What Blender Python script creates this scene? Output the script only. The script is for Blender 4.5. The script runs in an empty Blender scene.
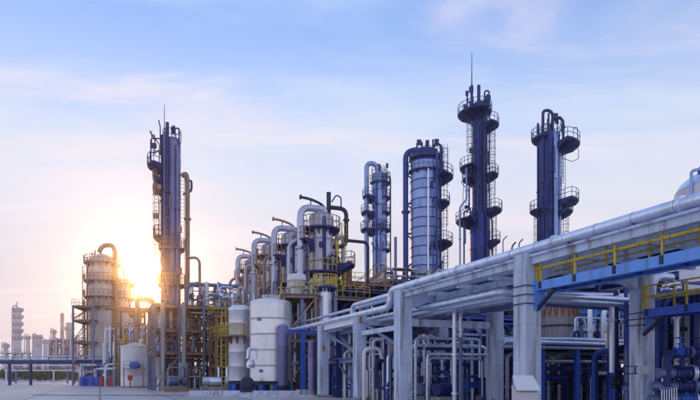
import bpy, math, random
from mathutils import Vector, Matrix
PI = math.pi
rad = math.radians
RNG = random.Random(11)

# ------------------------------------------------------------------ camera
SC = bpy.context.scene
FPX, HX, HY, EYE = 600.0, 350.0, 376.0, 1.7      # focal length and horizon in photo pixels (700 wide)
cam = bpy.data.cameras.new('camera')
cam.sensor_width = 36.0
cam.lens = FPX / 700.0 * 36.0
cam.shift_y = (HY - 200.0) / 700.0
cam.clip_start, cam.clip_end = 0.5, 6000.0
camo = bpy.data.objects.new('camera', cam)
camo.location = (0, 0, EYE)
camo.rotation_euler = (rad(90), 0, 0)
SC.collection.objects.link(camo)
SC.camera = camo

# ------------------------------------------------------------------ sky and sun
SUN_EL = math.atan(97.0 / math.hypot(600.0, 208.0))
SUN_AZ = math.atan2(-208.0, 600.0)               # from +Y, negative = to the left
SUN_DIR = Vector((math.sin(SUN_AZ) * math.cos(SUN_EL), math.cos(SUN_AZ) * math.cos(SUN_EL), math.sin(SUN_EL)))
EXPOSURE = 0.62
world = bpy.data.worlds.new('World')
SC.world = world
world.use_nodes = True
wn, wl = world.node_tree.nodes, world.node_tree.links
wn.clear()

def N(nodes, kind, **kw):
    n = nodes.new(kind)
    for k, v in kw.items():
        if k.startswith('i_'):
            key = k[2:]
            n.inputs[int(key) if key.isdigit() else key.replace('_', ' ')].default_value = v
        else:
            setattr(n, k, v)
    return n

def math_node(nodes, links, op, a, b=None, clamp=False):
    n = nodes.new('ShaderNodeMath'); n.operation = op; n.use_clamp = clamp
    for i, s in enumerate((a, b)):
        if s is None: continue
        if isinstance(s, (int, float)): n.inputs[i].default_value = s
        else: links.new(s, n.inputs[i])
    return n.outputs[0]

def mixc(nodes, links, fac, a, b, blend='MIX'):
    n = nodes.new('ShaderNodeMix'); n.data_type = 'RGBA'; n.blend_type = blend
    for sock, s in ((n.inputs[0], fac), (n.inputs[6], a), (n.inputs[7], b)):
        if isinstance(s, (int, float)): sock.default_value = s
        elif isinstance(s, tuple): sock.default_value = (*s, 1.0) if len(s) == 3 else s
        else: links.new(s, sock)
    return n.outputs[2]

def build_world():
    M = lambda op, a, b=None, c=False: math_node(wn, wl, op, a, b, c)
    sky = N(wn, 'ShaderNodeTexSky', sky_type='NISHITA', sun_disc=False)
    sky.sun_elevation = SUN_EL
    sky.sun_rotation = SUN_AZ
    sky.air_density, sky.dust_density, sky.ozone_density = 1.0, 0.0, 2.5
    tc = N(wn, 'ShaderNodeTexCoord')
    sep = N(wn, 'ShaderNodeSeparateXYZ')
    wl.new(tc.outputs['Generated'], sep.inputs[0])
    z = M('MAXIMUM', sep.outputs['Z'], 0.0)
    base = mixc(wn, wl, 1.0, sky.outputs[0], (SKY_K * 0.72, SKY_K * 0.90, SKY_K * 1.42), 'MULTIPLY')
    # thin high cloud veil: thick towards the horizon, torn into streaks above
    den = M('ADD', z, 0.16)
    px = M('DIVIDE', sep.outputs['X'], den)
    py = M('DIVIDE', sep.outputs['Y'], den)
    comb = N(wn, 'ShaderNodeCombineXYZ')
    wl.new(px, comb.inputs[0]); wl.new(py, comb.inputs[1])
    mp = N(wn, 'ShaderNodeMapping')
    mp.inputs['Rotation'].default_value = (0, 0, rad(-35))
    mp.inputs['Scale'].default_value = (0.75, 1.9, 1.0)
    mp.inputs['Location'].default_value = (3.1, 1.7, 0)
    wl.new(comb.outputs[0], mp.inputs[0])
    n1 = N(wn, 'ShaderNodeTexNoise', i_Scale=1.15, i_Detail=7.0, i_Roughness=0.55, i_Distortion=0.5)
    wl.new(mp.outputs[0], n1.inputs['Vector'])
    cl = N(wn, 'ShaderNodeMapRange', interpolation_type='SMOOTHSTEP')
    cl.inputs[1].default_value, cl.inputs[2].default_value = 0.40, 0.66
    cl.inputs[3].default_value, cl.inputs[4].default_value = 0.0, 0.8
    wl.new(n1.outputs[0], cl.inputs[0])
    hz = N(wn, 'ShaderNodeMapRange', interpolation_type='SMOOTHSTEP')
    wl.new(z, hz.inputs[0])
    hz.inputs[1].default_value, hz.inputs[2].default_value = 0.20, 0.70
    hz.inputs[3].default_value, hz.inputs[4].default_value = 1.0, 0.38  # veil kept up overhead, beyond the view, added to brighten the ground
    veil = M('ADD', hz.outputs[0], M('MULTIPLY', M('MULTIPLY', M('SUBTRACT', cl.outputs[0], 0.3), 1.5), M('SUBTRACT', 1.0, hz.outputs[0])), True)
    # pink low, white-lavender higher
    rmp = N(wn, 'ShaderNodeValToRGB')
    wl.new(z, rmp.inputs[0])
    el = rmp.color_ramp.elements
    stops = ((0.0, (0.49, 0.44, 0.475)), (0.13, (0.50, 0.465, 0.515)), (0.28, (0.515, 0.53, 0.595)), (0.42, (0.44, 0.51, 0.63)), (0.58, (0.34, 0.47, 0.68)), (1.0, (0.30, 0.42, 0.64)))
    for k, (p_, c_) in enumerate(stops):
        e_ = el[k] if k < 2 else el.new(p_)
        e_.position = p_; e_.color = (*c_, 1)
    vcol = rmp.outputs[0]
    out = mixc(wn, wl, veil, base, vcol)
    # rosy wisps lower down
    mp2 = N(wn, 'ShaderNodeMapping')
    mp2.inputs['Rotation'].default_value = (0, 0, rad(38)); mp2.inputs['Scale'].default_value = (0.5, 1.7, 1.0); mp2.inputs['Location'].default_value = (-1.3, 4.2, 0)
    wl.new(comb.outputs[0], mp2.inputs[0])
    n2 = N(wn, 'ShaderNodeTexNoise', i_Scale=1.7, i_Detail=8.0, i_Roughness=0.6, i_Distortion=0.8)
    wl.new(mp2.outputs[0], n2.inputs['Vector'])
    c2 = N(wn, 'ShaderNodeMapRange', interpolation_type='SMOOTHSTEP')
    c2.inputs[1].default_value, c2.inputs[2].default_value = 0.44, 0.70
    c2.inputs[3].default_value, c2.inputs[4].default_value = 0.0, 0.85
    wl.new(n2.outputs[0], c2.inputs[0])
    out = mixc(wn, wl, c2.outputs[0], out, (0.585, 0.545, 0.605))
    # aureole of the low sun behind the plant
    dot = N(wn, 'ShaderNodeVectorMath', operation='DOT_PRODUCT')
    nrm = N(wn, 'ShaderNodeVectorMath', operation='NORMALIZE')
    wl.new(tc.outputs['Generated'], nrm.inputs[0])
    wl.new(nrm.outputs[0], dot.inputs[0]); dot.inputs[1].default_value = SUN_DIR
    om = M('SUBTRACT', 1.0, dot.outputs['Value'])
    g1 = M('POWER', 2.71828, M('MULTIPLY', om, -3000.0))
    g2 = M('POWER', 2.71828, M('MULTIPLY', om, -130.0))
    g3 = M('POWER', 2.71828, M('MULTIPLY', om, -14.0))
    glow = mixc(wn, wl, 1.0, (1.0, 0.74, 0.36), N_val(M('ADD', M('MULTIPLY', g1, 5.0), M('MULTIPLY', g2, 0.10))), 'MULTIPLY')
    glow3 = mixc(wn, wl, 1.0, (0.02, 0.012, 0.006), N_val(g3), 'MULTIPLY')
    s1 = mixc(wn, wl, 1.0, out, glow, 'ADD')
    s2 = mixc(wn, wl, 1.0, s1, glow3, 'ADD')
    bg = N(wn, 'ShaderNodeBackground', i_Strength=1.0)
    wl.new(s2, bg.inputs[0])
    o = N(wn, 'ShaderNodeOutputWorld')
    wl.new(bg.outputs[0], o.inputs[0])

def N_val(s):
    c = wn.new('ShaderNodeCombineXYZ')
    for i in range(3): wl.new(s, c.inputs[i])
    return c.outputs[0]

SKY_K = 0.13
HAZE_D, HAZE_G = 0.0005, 0.962
build_world()
sun = bpy.data.lights.new('sun', 'SUN')
sun.energy, sun.angle, sun.color = 0.5, rad(0.6), (1.0, 0.46, 0.12)
suno = bpy.data.objects.new('sun', sun)
suno.rotation_euler = SUN_DIR.to_track_quat('Z', 'Y').to_euler()
suno.location = SUN_DIR * 300
SC.collection.objects.link(suno)
SC.view_settings.view_transform = 'Standard'
SC.view_settings.look = 'None'
SC.view_settings.gamma = 1.0
SC.view_settings.exposure = EXPOSURE
SC.render.engine = 'CYCLES'
SC.cycles.use_denoising = True
SC.cycles.max_bounces = 6
SC.cycles.diffuse_bounces = 3
SC.cycles.glossy_bounces = 3
SC.cycles.volume_bounces = 1
SC.cycles.sample_clamp_indirect = 6.0

# ------------------------------------------------------------------ helpers
def at(x, y, Y):
    return Vector(((x - HX) / FPX * Y, Y, EYE + (HY - y) / FPX * Y))

TH = math.atan2(5, 12)                            # heading of the pipe rack
CU, SU = 12 / 13.0, 5 / 13.0
RO = Vector((7.38, 25.0, 0.0))
def R(v, u, z=0.0):                               # rack frame (v across, u away) to world
    return Vector((RO.x - SU * u + CU * v, RO.y + CU * u + SU * v, z))

class MB:
    def __init__(self): self.v, self.f = [], []
    def add(self, vs, fs):
        o = len(self.v); self.v += [tuple(p) for p in vs]
        self.f += [tuple(i + o for i in q) for q in fs]; return self
    def box(self, c, s, rz=0.0):
        x, y, z = s[0] / 2, s[1] / 2, s[2] / 2
        ca, sa = math.cos(rz), math.sin(rz)
        vs = []
        for dz in (-z, z):
            for dx, dy in ((-x, -y), (x, -y), (x, y), (-x, y)):
                vs.append((c[0] + dx * ca - dy * sa, c[1] + dx * sa + dy * ca, c[2] + dz))
        return self.add(vs, [(3, 2, 1, 0), (4, 5, 6, 7), (0, 1, 5, 4), (1, 2, 6, 5), (2, 3, 7, 6), (3, 0, 4, 7)])
    def frame(self, d, up=None):
        d = d.normalized()
        up = up or (Vector((0, 0, 1)) if abs(d.z) < 0.95 else Vector((0, 1, 0)))
        x = d.cross(up).normalized(); y = x.cross(d)
        return x, y
    def bar(self, p0, p1, w, h=None):             # rectangular bar
        p0, p1 = Vector(p0), Vector(p1); h = h or w
        x, y = self.frame(p1 - p0); vs = []
        for p in (p0, p1):
            for a, b in ((-1, -1), (1, -1), (1, 1), (-1, 1)):
                vs.append(p + x * (a * w / 2) + y * (b * h / 2))
        return self.add(vs, [(3, 2, 1, 0), (4, 5, 6, 7), (0, 1, 5, 4), (1, 2, 6, 5), (2, 3, 7, 6), (3, 0, 4, 7)])
    def ibeam(self, p0, p1, w, h, t=0.04):        # rolled steel section
        p0, p1 = Vector(p0), Vector(p1)
        x, y = self.frame(p1 - p0)
        a, b, k = w / 2, h / 2, t / 2
        prof = [(-a, -b), (a, -b), (a, -b + t), (k, -b + t), (k, b - t), (a, b - t), (a, b), (-a, b), (-a, b - t), (-k, b - t), (-k, -b + t), (-a, -b + t)]
        vs = [p + x * q[0] + y * q[1] for p in (p0, p1) for q in prof]
        n = 12
        fs = [(i, (i + 1) % n, n + (i + 1) % n, n + i) for i in range(n)]
        for o in (0, n):
            q = [(0, 1, 2, 11), (2, 3, 10, 11), (3, 4, 9, 10), (4, 5, 8, 9), (5, 6, 7, 8)]
            fs += [tuple(o + i for i in f) for f in q]
        return self.add(vs, fs)
    def cyl(self, p0, p1, r0, r1=None, n=12, caps=True):
        p0, p1 = Vector(p0), Vector(p1); r1 = r0 if r1 is None else r1
        x, y = self.frame(p1 - p0); vs = []
        for p, r in ((p0, r0), (p1, r1)):
            for i in range(n):
                a = 2 * PI * i / n
                vs.append(p + x * (r * math.cos(a)) + y * (r * math.sin(a)))
        fs = [(i, (i + 1) % n, n + (i + 1) % n, n + i) for i in range(n)]
        if caps: fs += [tuple(reversed(range(n))), tuple(range(n, 2 * n))]
        return self.add(vs, fs)
    def lathe(self, prof, n=24, o=(0, 0, 0)):     # profile (radius, z) about the z axis
        vs, fs, rings = [], [], []
        for r, z in prof:
            if r < 1e-5:
                rings.append([len(vs)]); vs.append((o[0], o[1], o[2] + z))
            else:
                k = len(vs); rings.append(list(range(k, k + n)))
                vs += [(o[0] + r * math.cos(2 * PI * i / n), o[1] + r * math.sin(2 * PI * i / n), o[2] + z) for i in range(n)]
        for A, B in zip(rings, rings[1:]):
            for i in range(n):
                j = (i + 1) % n
                if len(A) == 1 and len(B) == 1: continue
                if len(A) == 1: fs.append((A[0], B[j], B[i]))
                elif len(B) == 1: fs.append((A[i], A[j], B[0]))
                else: fs.append((A[i], A[j], B[j], B[i]))
        return self.add(vs, fs)
    def tube(self, pts, r, n=10, bend=None, seg=5, caps=True):   # pipe with rounded elbows
        pts = [Vector(p) for p in pts]; bend = bend or r * 3.0
        path = [pts[0]]
        for a, b, c in zip(pts, pts[1:], pts[2:]):
            d0, d1 = (a - b), (c - b)
            R_ = min(bend, d0.length * 0.49, d1.length * 0.49)
            e0, e1 = b + d0.normalized() * R_, b + d1.normalized() * R_
            for k in range(seg + 1):
                t = k / seg
                path.append((1 - t) ** 2 * e0 + 2 * t * (1 - t) * (b * 0.86 + (e0 + e1) * 0.07) + t * t * e1)
        path.append(pts[-1])
        vs, fs = [], []
        d = (path[1] - path[0]).normalized()
        x, y = self.frame(d)
        for i, p in enumerate(path):
            if 0 < i < len(path) - 1: t = (path[i + 1] - path[i]).normalized() + (path[i] - path[i - 1]).normalized()
            elif i == 0: t = path[1] - path[0]
            else: t = path[-1] - path[-2]
            t.normalize()
            x = (x - t * x.dot(t)).normalized(); y = t.cross(x)
            for k in range(n):
                a = 2 * PI * k / n
                vs.append(p + x * (r * math.cos(a)) + y * (r * math.sin(a)))
        for i in range(len(path) - 1):
            for k in range(n):
                j = (k + 1) % n
                fs.append((i * n + k, i * n + j, (i + 1) * n + j, (i + 1) * n + k))
        if caps: fs += [tuple(reversed(range(n))), tuple(range((len(path) - 1) * n, len(path) * n))]
        return self.add(vs, fs)
    def sector(self, z, r0, r1, a0, a1, th, n=14, o=(0, 0)):
        vs, fs = [], []
        for i in range(n + 1):
            a = a0 + (a1 - a0) * i / n; c, s = math.cos(a), math.sin(a)
            for r, zz in ((r0, z), (r1, z), (r1, z + th), (r0, z + th)):
                vs.append((o[0] + r * c, o[1] + r * s, zz))
        for i in range(n):
            for k in range(4):
                j = (k + 1) % 4
                fs.append((i * 4 + k, (i + 1) * 4 + k, (i + 1) * 4 + j, i * 4 + j))
        fs += [(0, 1, 2, 3), (n * 4 + 3, n * 4 + 2, n * 4 + 1, n * 4)]
        return self.add(vs, fs)
    def rail(self, pts, h=1.1, step=1.3, w=0.05, closed=False, mids=1):
        pts = [Vector(p) for p in pts]
        if closed: pts = pts + [pts[0]]
        for k in range(mids + 1):
            zz = h * (mids + 1 - k) / (mids + 1)
            for a, b in zip(pts, pts[1:]):
                self.bar(a + Vector((0, 0, zz)), b + Vector((0, 0, zz)), w)
        for a, b in zip(pts, pts[1:]):
            n = max(1, round((b - a).length / step))
            for i in range(n + (1 if b is pts[-1] and not closed else 0)):
                p = a.lerp(b, i / n)
                self.bar(p, p + Vector((0, 0, h)), w)
        return self
    def mesh(self, name, smooth=True):
        me = bpy.data.meshes.new(name)
        me.from_pydata(self.v, [], self.f)
        me.update()
        if smooth:
            me.shade_smooth(); me.set_sharp_from_angle(angle=rad(38))
        return me
    def build(self, name, mat, parent=None, loc=None, rz=None, smooth=True):
        me = self.mesh(name, smooth)
        me.materials.append(MAT[mat])
        return link(bpy.data.objects.new(name, me), parent, loc, rz)

def link(o, parent=None, loc=None, rz=None):
    SC.collection.objects.link(o)
    if parent: o.parent = parent
    if loc is not None: o.location = loc
    if rz is not None: o.rotation_euler = (0, 0, rz)
    return o

LABELS = {}
def tag(o, label, cat, group=None, kind=None):
    o['label'] = label; o['category'] = cat
    if group: o['group'] = group
    if kind: o['kind'] = kind
    LABELS[label] = LABELS.get(label, 0) + 1
    return o
def thing(name, label, cat, loc=(0, 0, 0), rz=0.0, group=None):
    o = bpy.data.objects.new(name, None)
    o.empty_display_size = 0.5
    link(o, None, loc, rz)
    return tag(o, label, cat, group)
def structure(o): o['kind'] = 'structure'; return o

# ------------------------------------------------------------------ materials
MAT = {}
def mat(name, col, rough=0.6, metal=0.0, var=0.18, scale=1.2, dirt=(0.08, 0.06, 0.05), dirt_amt=0.25, bump=0.15, streak=True, rnd=0.12, rust=0.0, spec=0.5):
    m = bpy.data.materials.new(name); m.use_nodes = True
    nt = m.node_tree; ns, ls = nt.nodes, nt.links
    b = ns['Principled BSDF']
    tc = N(ns, 'ShaderNodeTexCoord'); oi = N(ns, 'ShaderNodeObjectInfo')
    off = N(ns, 'ShaderNodeVectorMath', operation='ADD')
    rr = N(ns, 'ShaderNodeCombineXYZ')
    sc = math_node(ns, ls, 'MULTIPLY', oi.outputs['Random'], 37.0)
    for i in range(3): ls.new(sc, rr.inputs[i])
    ls.new(tc.outputs['Object'], off.inputs[0]); ls.new(rr.outputs[0], off.inputs[1])
    n1 = N(ns, 'ShaderNodeTexNoise', i_Scale=scale, i_Detail=6.0, i_Roughness=0.62)
    ls.new(off.outputs[0], n1.inputs['Vector'])
    mp = N(ns, 'ShaderNodeMapping'); mp.inputs['Scale'].default_value = (1.0, 1.0, 0.12) if streak else (1, 1, 1)
    ls.new(off.outputs[0], mp.inputs[0])
    n2 = N(ns, 'ShaderNodeTexNoise', i_Scale=scale * 2.4, i_Detail=5.0, i_Roughness=0.6)
    ls.new(mp.outputs[0], n2.inputs['Vector'])
    k = math_node(ns, ls, 'ADD', 1.0 - var, math_node(ns, ls, 'MULTIPLY', n1.outputs[0], 2 * var))
    k2 = math_node(ns, ls, 'MULTIPLY', k, math_node(ns, ls, 'ADD', 1.0 - rnd, math_node(ns, ls, 'MULTIPLY', oi.outputs['Random'], 2 * rnd)))
    vc = N(ns, 'ShaderNodeCombineXYZ')
    for i in range(3): ls.new(k2, vc.inputs[i])
    c1 = mixc(ns, ls, 1.0, col, vc.outputs[0], 'MULTIPLY')
    mr = N(ns, 'ShaderNodeMapRange'); mr.inputs[1].default_value, mr.inputs[2].default_value = 0.5, 0.75
    mr.inputs[3].default_value, mr.inputs[4].default_value = 0.0, dirt_amt * 2.2
    mr.clamp = True
    ls.new(n2.outputs[0], mr.inputs[0])
    c2 = mixc(ns, ls, mr.outputs[0], c1, dirt)
    if rust:
        mpr = N(ns, 'ShaderNodeMapping'); mpr.inputs['Scale'].default_value = (3.2, 3.2, 0.22); mpr.inputs['Location'].default_value = (5.0, 2.0, 1.0)
        ls.new(off.outputs[0], mpr.inputs[0])
        nr = N(ns, 'ShaderNodeTexNoise', i_Scale=1.3, i_Detail=6.0, i_Roughness=0.7)
        ls.new(mpr.outputs[0], nr.inputs['Vector'])
        mrr = N(ns, 'ShaderNodeMapRange'); mrr.inputs[1].default_value, mrr.inputs[2].default_value = 0.60, 0.72
        mrr.inputs[3].default_value, mrr.inputs[4].default_value = 0.0, rust
        ls.new(nr.outputs[0], mrr.inputs[0])
        c2 = mixc(ns, ls, mrr.outputs[0], c2, (0.26, 0.12, 0.06))
    ls.new(c2, b.inputs['Base Color'])
    b.inputs['Metallic'].default_value = metal
    b.inputs['Specular IOR Level'].default_value = spec
    rg = math_node(ns, ls, 'ADD', rough - 0.1, math_node(ns, ls, 'MULTIPLY', n1.outputs[0], 0.22), True)
    ls.new(rg, b.inputs['Roughness'])
    if bump:
        n3 = N(ns, 'ShaderNodeTexNoise', i_Scale=scale * 7, i_Detail=4.0)
        ls.new(off.outputs[0], n3.inputs['Vector'])
        bp = N(ns, 'ShaderNodeBump', i_Strength=bump, i_Distance=0.05)
        ls.new(n3.outputs[0], bp.inputs['Height']); ls.new(bp.outputs[0], b.inputs['Normal'])
    MAT[name] = m
    return m

mat('concrete', (0.58, 0.66, 0.84), 0.85, var=0.30, scale=0.9, dirt=(0.17, 0.15, 0.15), dirt_amt=0.5, bump=0.5, rnd=0.08, rust=0.35)
mat('lilac_shell', (0.52, 0.55, 0.70), 0.36, metal=0.55, var=0.2, scale=0.8, dirt=(0.26, 0.21, 0.22), dirt_amt=0.25, bump=0.12, rnd=0.2)
mat('concrete_dark', (0.30, 0.29, 0.30), 0.9, var=0.25, scale=0.8, dirt=(0.11, 0.10, 0.10), dirt_amt=0.35, bump=0.4)
mat('cladding', (0.70, 0.77, 0.93), 0.33, metal=0.72, rnd=0.16, var=0.14, scale=0.8, dirt=(0.33, 0.32, 0.33), dirt_amt=0.22, bump=0.12)
mat('tank_silver', (0.82, 0.84, 0.91), 0.27, metal=0.5, var=0.06, scale=0.5, dirt=(0.48, 0.45, 0.46), dirt_amt=0.22, bump=0.015, rnd=0.05, rust=0.25)
mat('white_paint', (0.80, 0.82, 0.88), 0.32, rust=0.3, var=0.07, scale=0.6, dirt=(0.42, 0.36, 0.32), dirt_amt=0.22, bump=0.05)
mat('blue_shell', (0.028, 0.062, 0.32), 0.40, metal=0.35, rnd=0.25, var=0.25, scale=0.7, dirt=(0.05, 0.07, 0.17), dirt_amt=0.3, bump=0.12)
mat('blue_shell_pale', (0.30, 0.40, 0.72), 0.36, rust=0.15, metal=0.55, rnd=0.2, var=0.22, scale=0.7, dirt=(0.10, 0.14, 0.30), dirt_amt=0.3, bump=0.12)
mat('navy_steel', (0.010, 0.024, 0.17), 0.5, metal=0.0, var=0.3, scale=1.5, dirt=(0.012, 0.012, 0.03), dirt_amt=0.3, bump=0.1)
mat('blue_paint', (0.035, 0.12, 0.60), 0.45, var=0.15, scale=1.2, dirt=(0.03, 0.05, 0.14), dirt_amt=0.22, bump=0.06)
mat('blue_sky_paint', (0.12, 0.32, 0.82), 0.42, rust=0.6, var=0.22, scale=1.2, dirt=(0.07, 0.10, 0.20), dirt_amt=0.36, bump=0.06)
mat('yellow_paint', (0.66, 0.48, 0.06), 0.5, rust=0.6, var=0.25, scale=2.5, dirt=(0.17, 0.08, 0.03), dirt_amt=0.4, bump=0.05)
mat('rust_steel', (0.31, 0.17, 0.11), 0.75, metal=0.1, var=0.35, scale=1.6, dirt=(0.07, 0.035, 0.025), dirt_amt=0.4, bump=0.25)
mat('brown_pipe', (0.40, 0.26, 0.20), 0.6, metal=0.2, var=0.3, scale=1.4, dirt=(0.10, 0.06, 0.05), dirt_amt=0.35, bump=0.15)
mat('violet_shell', (0.20, 0.20, 0.40), 0.42, metal=0.45, rnd=0.2, var=0.2, scale=0.7, dirt=(0.20, 0.14, 0.11), dirt_amt=0.35, bump=0.12)
mat('pale_shell', (0.62, 0.58, 0.58), 0.5, metal=0.3, var=0.15, scale=0.7, dirt=(0.34, 0.24, 0.17), dirt_amt=0.32, bump=0.1)
mat('steel_grey', (0.17, 0.22, 0.40), 0.5, metal=0.5, var=0.25, scale=1.6, dirt=(0.08, 0.07, 0.07), dirt_amt=0.35, bump=0.15)
mat('dark_steel', (0.035, 0.040, 0.085), 0.6, metal=0.3, var=0.3, scale=1.6, dirt=(0.02, 0.018, 0.02), dirt_amt=0.3, bump=0.15)
mat('red_paint', (0.55, 0.045, 0.04), 0.45, var=0.12, scale=1.6, dirt=(0.20, 0.03, 0.03), dirt_amt=0.2, bump=0.05)
mat('rust_orange', (0.42, 0.17, 0.07), 0.8, var=0.35, scale=2.5, dirt=(0.16, 0.06, 0.03), dirt_amt=0.4, bump=0.3)
mat('sign_white', (0.82, 0.83, 0.86), 0.5, var=0.04, scale=1.0, dirt=(0.6, 0.6, 0.6), dirt_amt=0.1, bump=0.0)
mat('drum_grey', (0.40, 0.36, 0.38), 0.5, metal=0.3, dirt=(0.28, 0.13, 0.07), dirt_amt=0.4, rust=0.5)
mat('green_paint', (0.10, 0.27, 0.15))
mat('far_red', (0.50, 0.30, 0.30))
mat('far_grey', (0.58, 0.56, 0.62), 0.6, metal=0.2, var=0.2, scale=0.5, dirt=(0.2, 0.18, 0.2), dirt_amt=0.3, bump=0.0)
mat('leaf', (0.06, 0.10, 0.035), 0.7, var=0.4, scale=0.6, dirt=(0.03, 0.05, 0.02), dirt_amt=0.3, bump=0.0, streak=False)
mat('bark', (0.10, 0.075, 0.055), 0.9, var=0.3, scale=3.0, bump=0.3)

def ground_material():
    m = bpy.data.materials.new('pavement'); m.use_nodes = True
    ns, ls = m.node_tree.nodes, m.node_tree.links
    b = ns['Principled BSDF']
    tc = N(ns, 'ShaderNodeTexCoord')
    mp = N(ns, 'ShaderNodeMapping'); mp.inputs['Rotation'].default_value = (0, 0, -TH)
    ls.new(tc.outputs['Object'], mp.inputs[0])
    n1 = N(ns, 'ShaderNodeTexNoise', i_Scale=0.10, i_Detail=8.0, i_Roughness=0.65)
    n2 = N(ns, 'ShaderNodeTexNoise', i_Scale=1.4, i_Detail=6.0, i_Roughness=0.7)
    br = N(ns, 'ShaderNodeTexBrick', offset=0.0, squash=1.0)
    br.inputs['Scale'].default_value = 1.0
    br.inputs['Mortar Size'].default_value = 0.09
    br.inputs['Brick Width'].default_value = 5.0
    br.inputs['Row Height'].default_value = 6.0
    br.inputs['Color1'].default_value = (0.96, 0.96, 0.96, 1); br.inputs['Color2'].default_value = (0.84, 0.84, 0.85, 1)
    br.inputs['Mortar'].default_value = (0.32, 0.32, 0.32, 1)
    ls.new(mp.outputs[0], br.inputs['Vector'])
    for n in (n1, n2): ls.new(tc.outputs['Object'], n.inputs['Vector'])
    r1 = N(ns, 'ShaderNodeValToRGB')
    r1.color_ramp.elements[0].position, r1.color_ramp.elements[0].color = 0.34, (0.46, 0.45, 0.46, 1)
    r1.color_ramp.elements[1].position, r1.color_ramp.elements[1].color = 0.66, (0.72, 0.70, 0.71, 1)
    ls.new(n1.outputs[0], r1.inputs[0])
    k = N(ns, 'ShaderNodeMapRange'); k.inputs[3].default_value, k.inputs[4].default_value = 0.8, 1.2
    ls.new(n2.outputs[0], k.inputs[0])
    c = mixc(ns, ls, 1.0, r1.outputs[0], br.outputs[0], 'MULTIPLY')
    vc = N(ns, 'ShaderNodeCombineXYZ')
    for i in range(3): ls.new(k.outputs[0], vc.inputs[i])
    c = mixc(ns, ls, 1.0, c, vc.outputs[0], 'MULTIPLY')
    n3 = N(ns, 'ShaderNodeTexNoise', i_Scale=0.32, i_Detail=5.0, i_Roughness=0.6, i_Distortion=1.2)
    ls.new(tc.outputs['Object'], n3.inputs['Vector'])
    st = N(ns, 'ShaderNodeMapRange'); st.inputs[1].default_value, st.inputs[2].default_value = 0.56, 0.68; st.inputs[3].default_value, st.inputs[4].default_value = 0.0, 0.55
    ls.new(n3.outputs[0], st.inputs[0])
    c = mixc(ns, ls, st.outputs[0], c, (0.15, 0.145, 0.15))
    ls.new(c, b.inputs['Base Color'])
    rg = N(ns, 'ShaderNodeMapRange'); rg.inputs[3].default_value, rg.inputs[4].default_value = 0.34, 0.62
    ls.new(n1.outputs[0], rg.inputs[0]); ls.new(rg.outputs[0], b.inputs['Roughness'])
    bp = N(ns, 'ShaderNodeBump', i_Strength=0.25, i_Distance=0.03)
    ls.new(n2.outputs[0], bp.inputs['Height']); ls.new(bp.outputs[0], b.inputs['Normal'])
    MAT['pavement'] = m
ground_material()

# ------------------------------------------------------------------ ground
g = MB()
g.add([(-800, -100, 0), (800, -100, 0), (800, 520, 0), (-800, 520, 0)], [(0, 1, 2, 3)])
structure(g.build('ground', 'pavement'))

# ------------------------------------------------------------------ reusable pieces
SHARED = {}
def shared(key, fn, mt):
    k = (key, mt)
    if k not in SHARED:
        me = fn().mesh(key); me.materials.append(MAT[mt]); SHARED[k] = me
    return SHARED[k]
def piece(name, key, fn, mt, parent, pos, d=None, s=(1, 1, 1), rz=0.0):
    o = bpy.data.objects.new(name, shared(key, fn, mt))
    link(o, parent)
    o.location = pos
    if d is not None: o.rotation_euler = Vector(d).to_track_quat('Z', 'Y').to_euler()
    else: o.rotation_euler = (0, 0, rz)
    o.scale = s
    return o
def _flange():
    m = MB(); m.lathe([(0.0, -0.5), (1.0, -0.5), (1.0, -0.06), (0.9, -0.06), (0.9, 0.06), (1.0, 0.06), (1.0, 0.5), (0.0, 0.5)], 16); return m
def flange(parent, pos, d, r, mt='steel_grey'):
    return piece('flange', 'flange', _flange, mt, parent, pos, d, (r * 1.55, r * 1.55, r * 0.75))
def _valve():
    m = MB()
    m.lathe([(0, -1.6), (1.5, -1.6), (1.5, -1.35), (1.0, -1.3), (1.15, -0.5), (1.45, 0), (1.15, 0.5), (1.0, 1.3), (1.5, 1.35), (1.5, 1.6), (0, 1.6)], 14)
    m.cyl((0, 0.8, 0), (0, 2.6, 0), 0.62, 0.5, 10); m.cyl((0, 2.2, 0), (0, 2.5, 0), 1.0, 1.0, 12); m.cyl((0, 2.5, 0), (0, 4.3, 0), 0.22, 0.22, 6)
    k = 14
    m.tube([(1.5 * math.cos(2 * PI * i / k), 4.1, 1.5 * math.sin(2 * PI * i / k)) for i in range(k + 1)], 0.16, 5, bend=0.1, seg=1)
    for i in range(3): m.bar((1.5 * math.cos(PI * i / 3), 4.1, 1.5 * math.sin(PI * i / 3)), (-1.5 * math.cos(PI * i / 3), 4.1, -1.5 * math.sin(PI * i / 3)), 0.18)
    return m
def valve(parent, pos, d, r, mt='blue_paint'):
    return piece('valve', 'valve', _valve, mt, parent, pos, d, (r, r, r))
def pipe(parent, pts, r, mt='cladding', fl=True, n=10, bend=None, name='pipe', bands=0.0):
    o = MB().tube(pts, r, n, bend).build(name, mt, parent)
    P = [Vector(p) for p in pts]
    if fl:
        for a, b in zip(P, P[1:]):
            d = b - a
            if d.length > r * 14:
                for t in ((0.3,) if d.length < 30 * r else (0.18, 0.74)):
                    flange(o, a + d * t, d, r, mt)
    if bands:
        for a, b in zip(P, P[1:]):
            d = b - a; L = d.length
            for i in range(1, int(L / bands)):
                p = a + d * (i * bands / L)
                piece('band', 'band', lambda: MB().cyl((0, 0, -0.5), (0, 0, 0.5), 1, 1, 14, False), mt, o, p, d, (r * 1.06, r * 1.06, 0.07))
    return o

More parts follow.
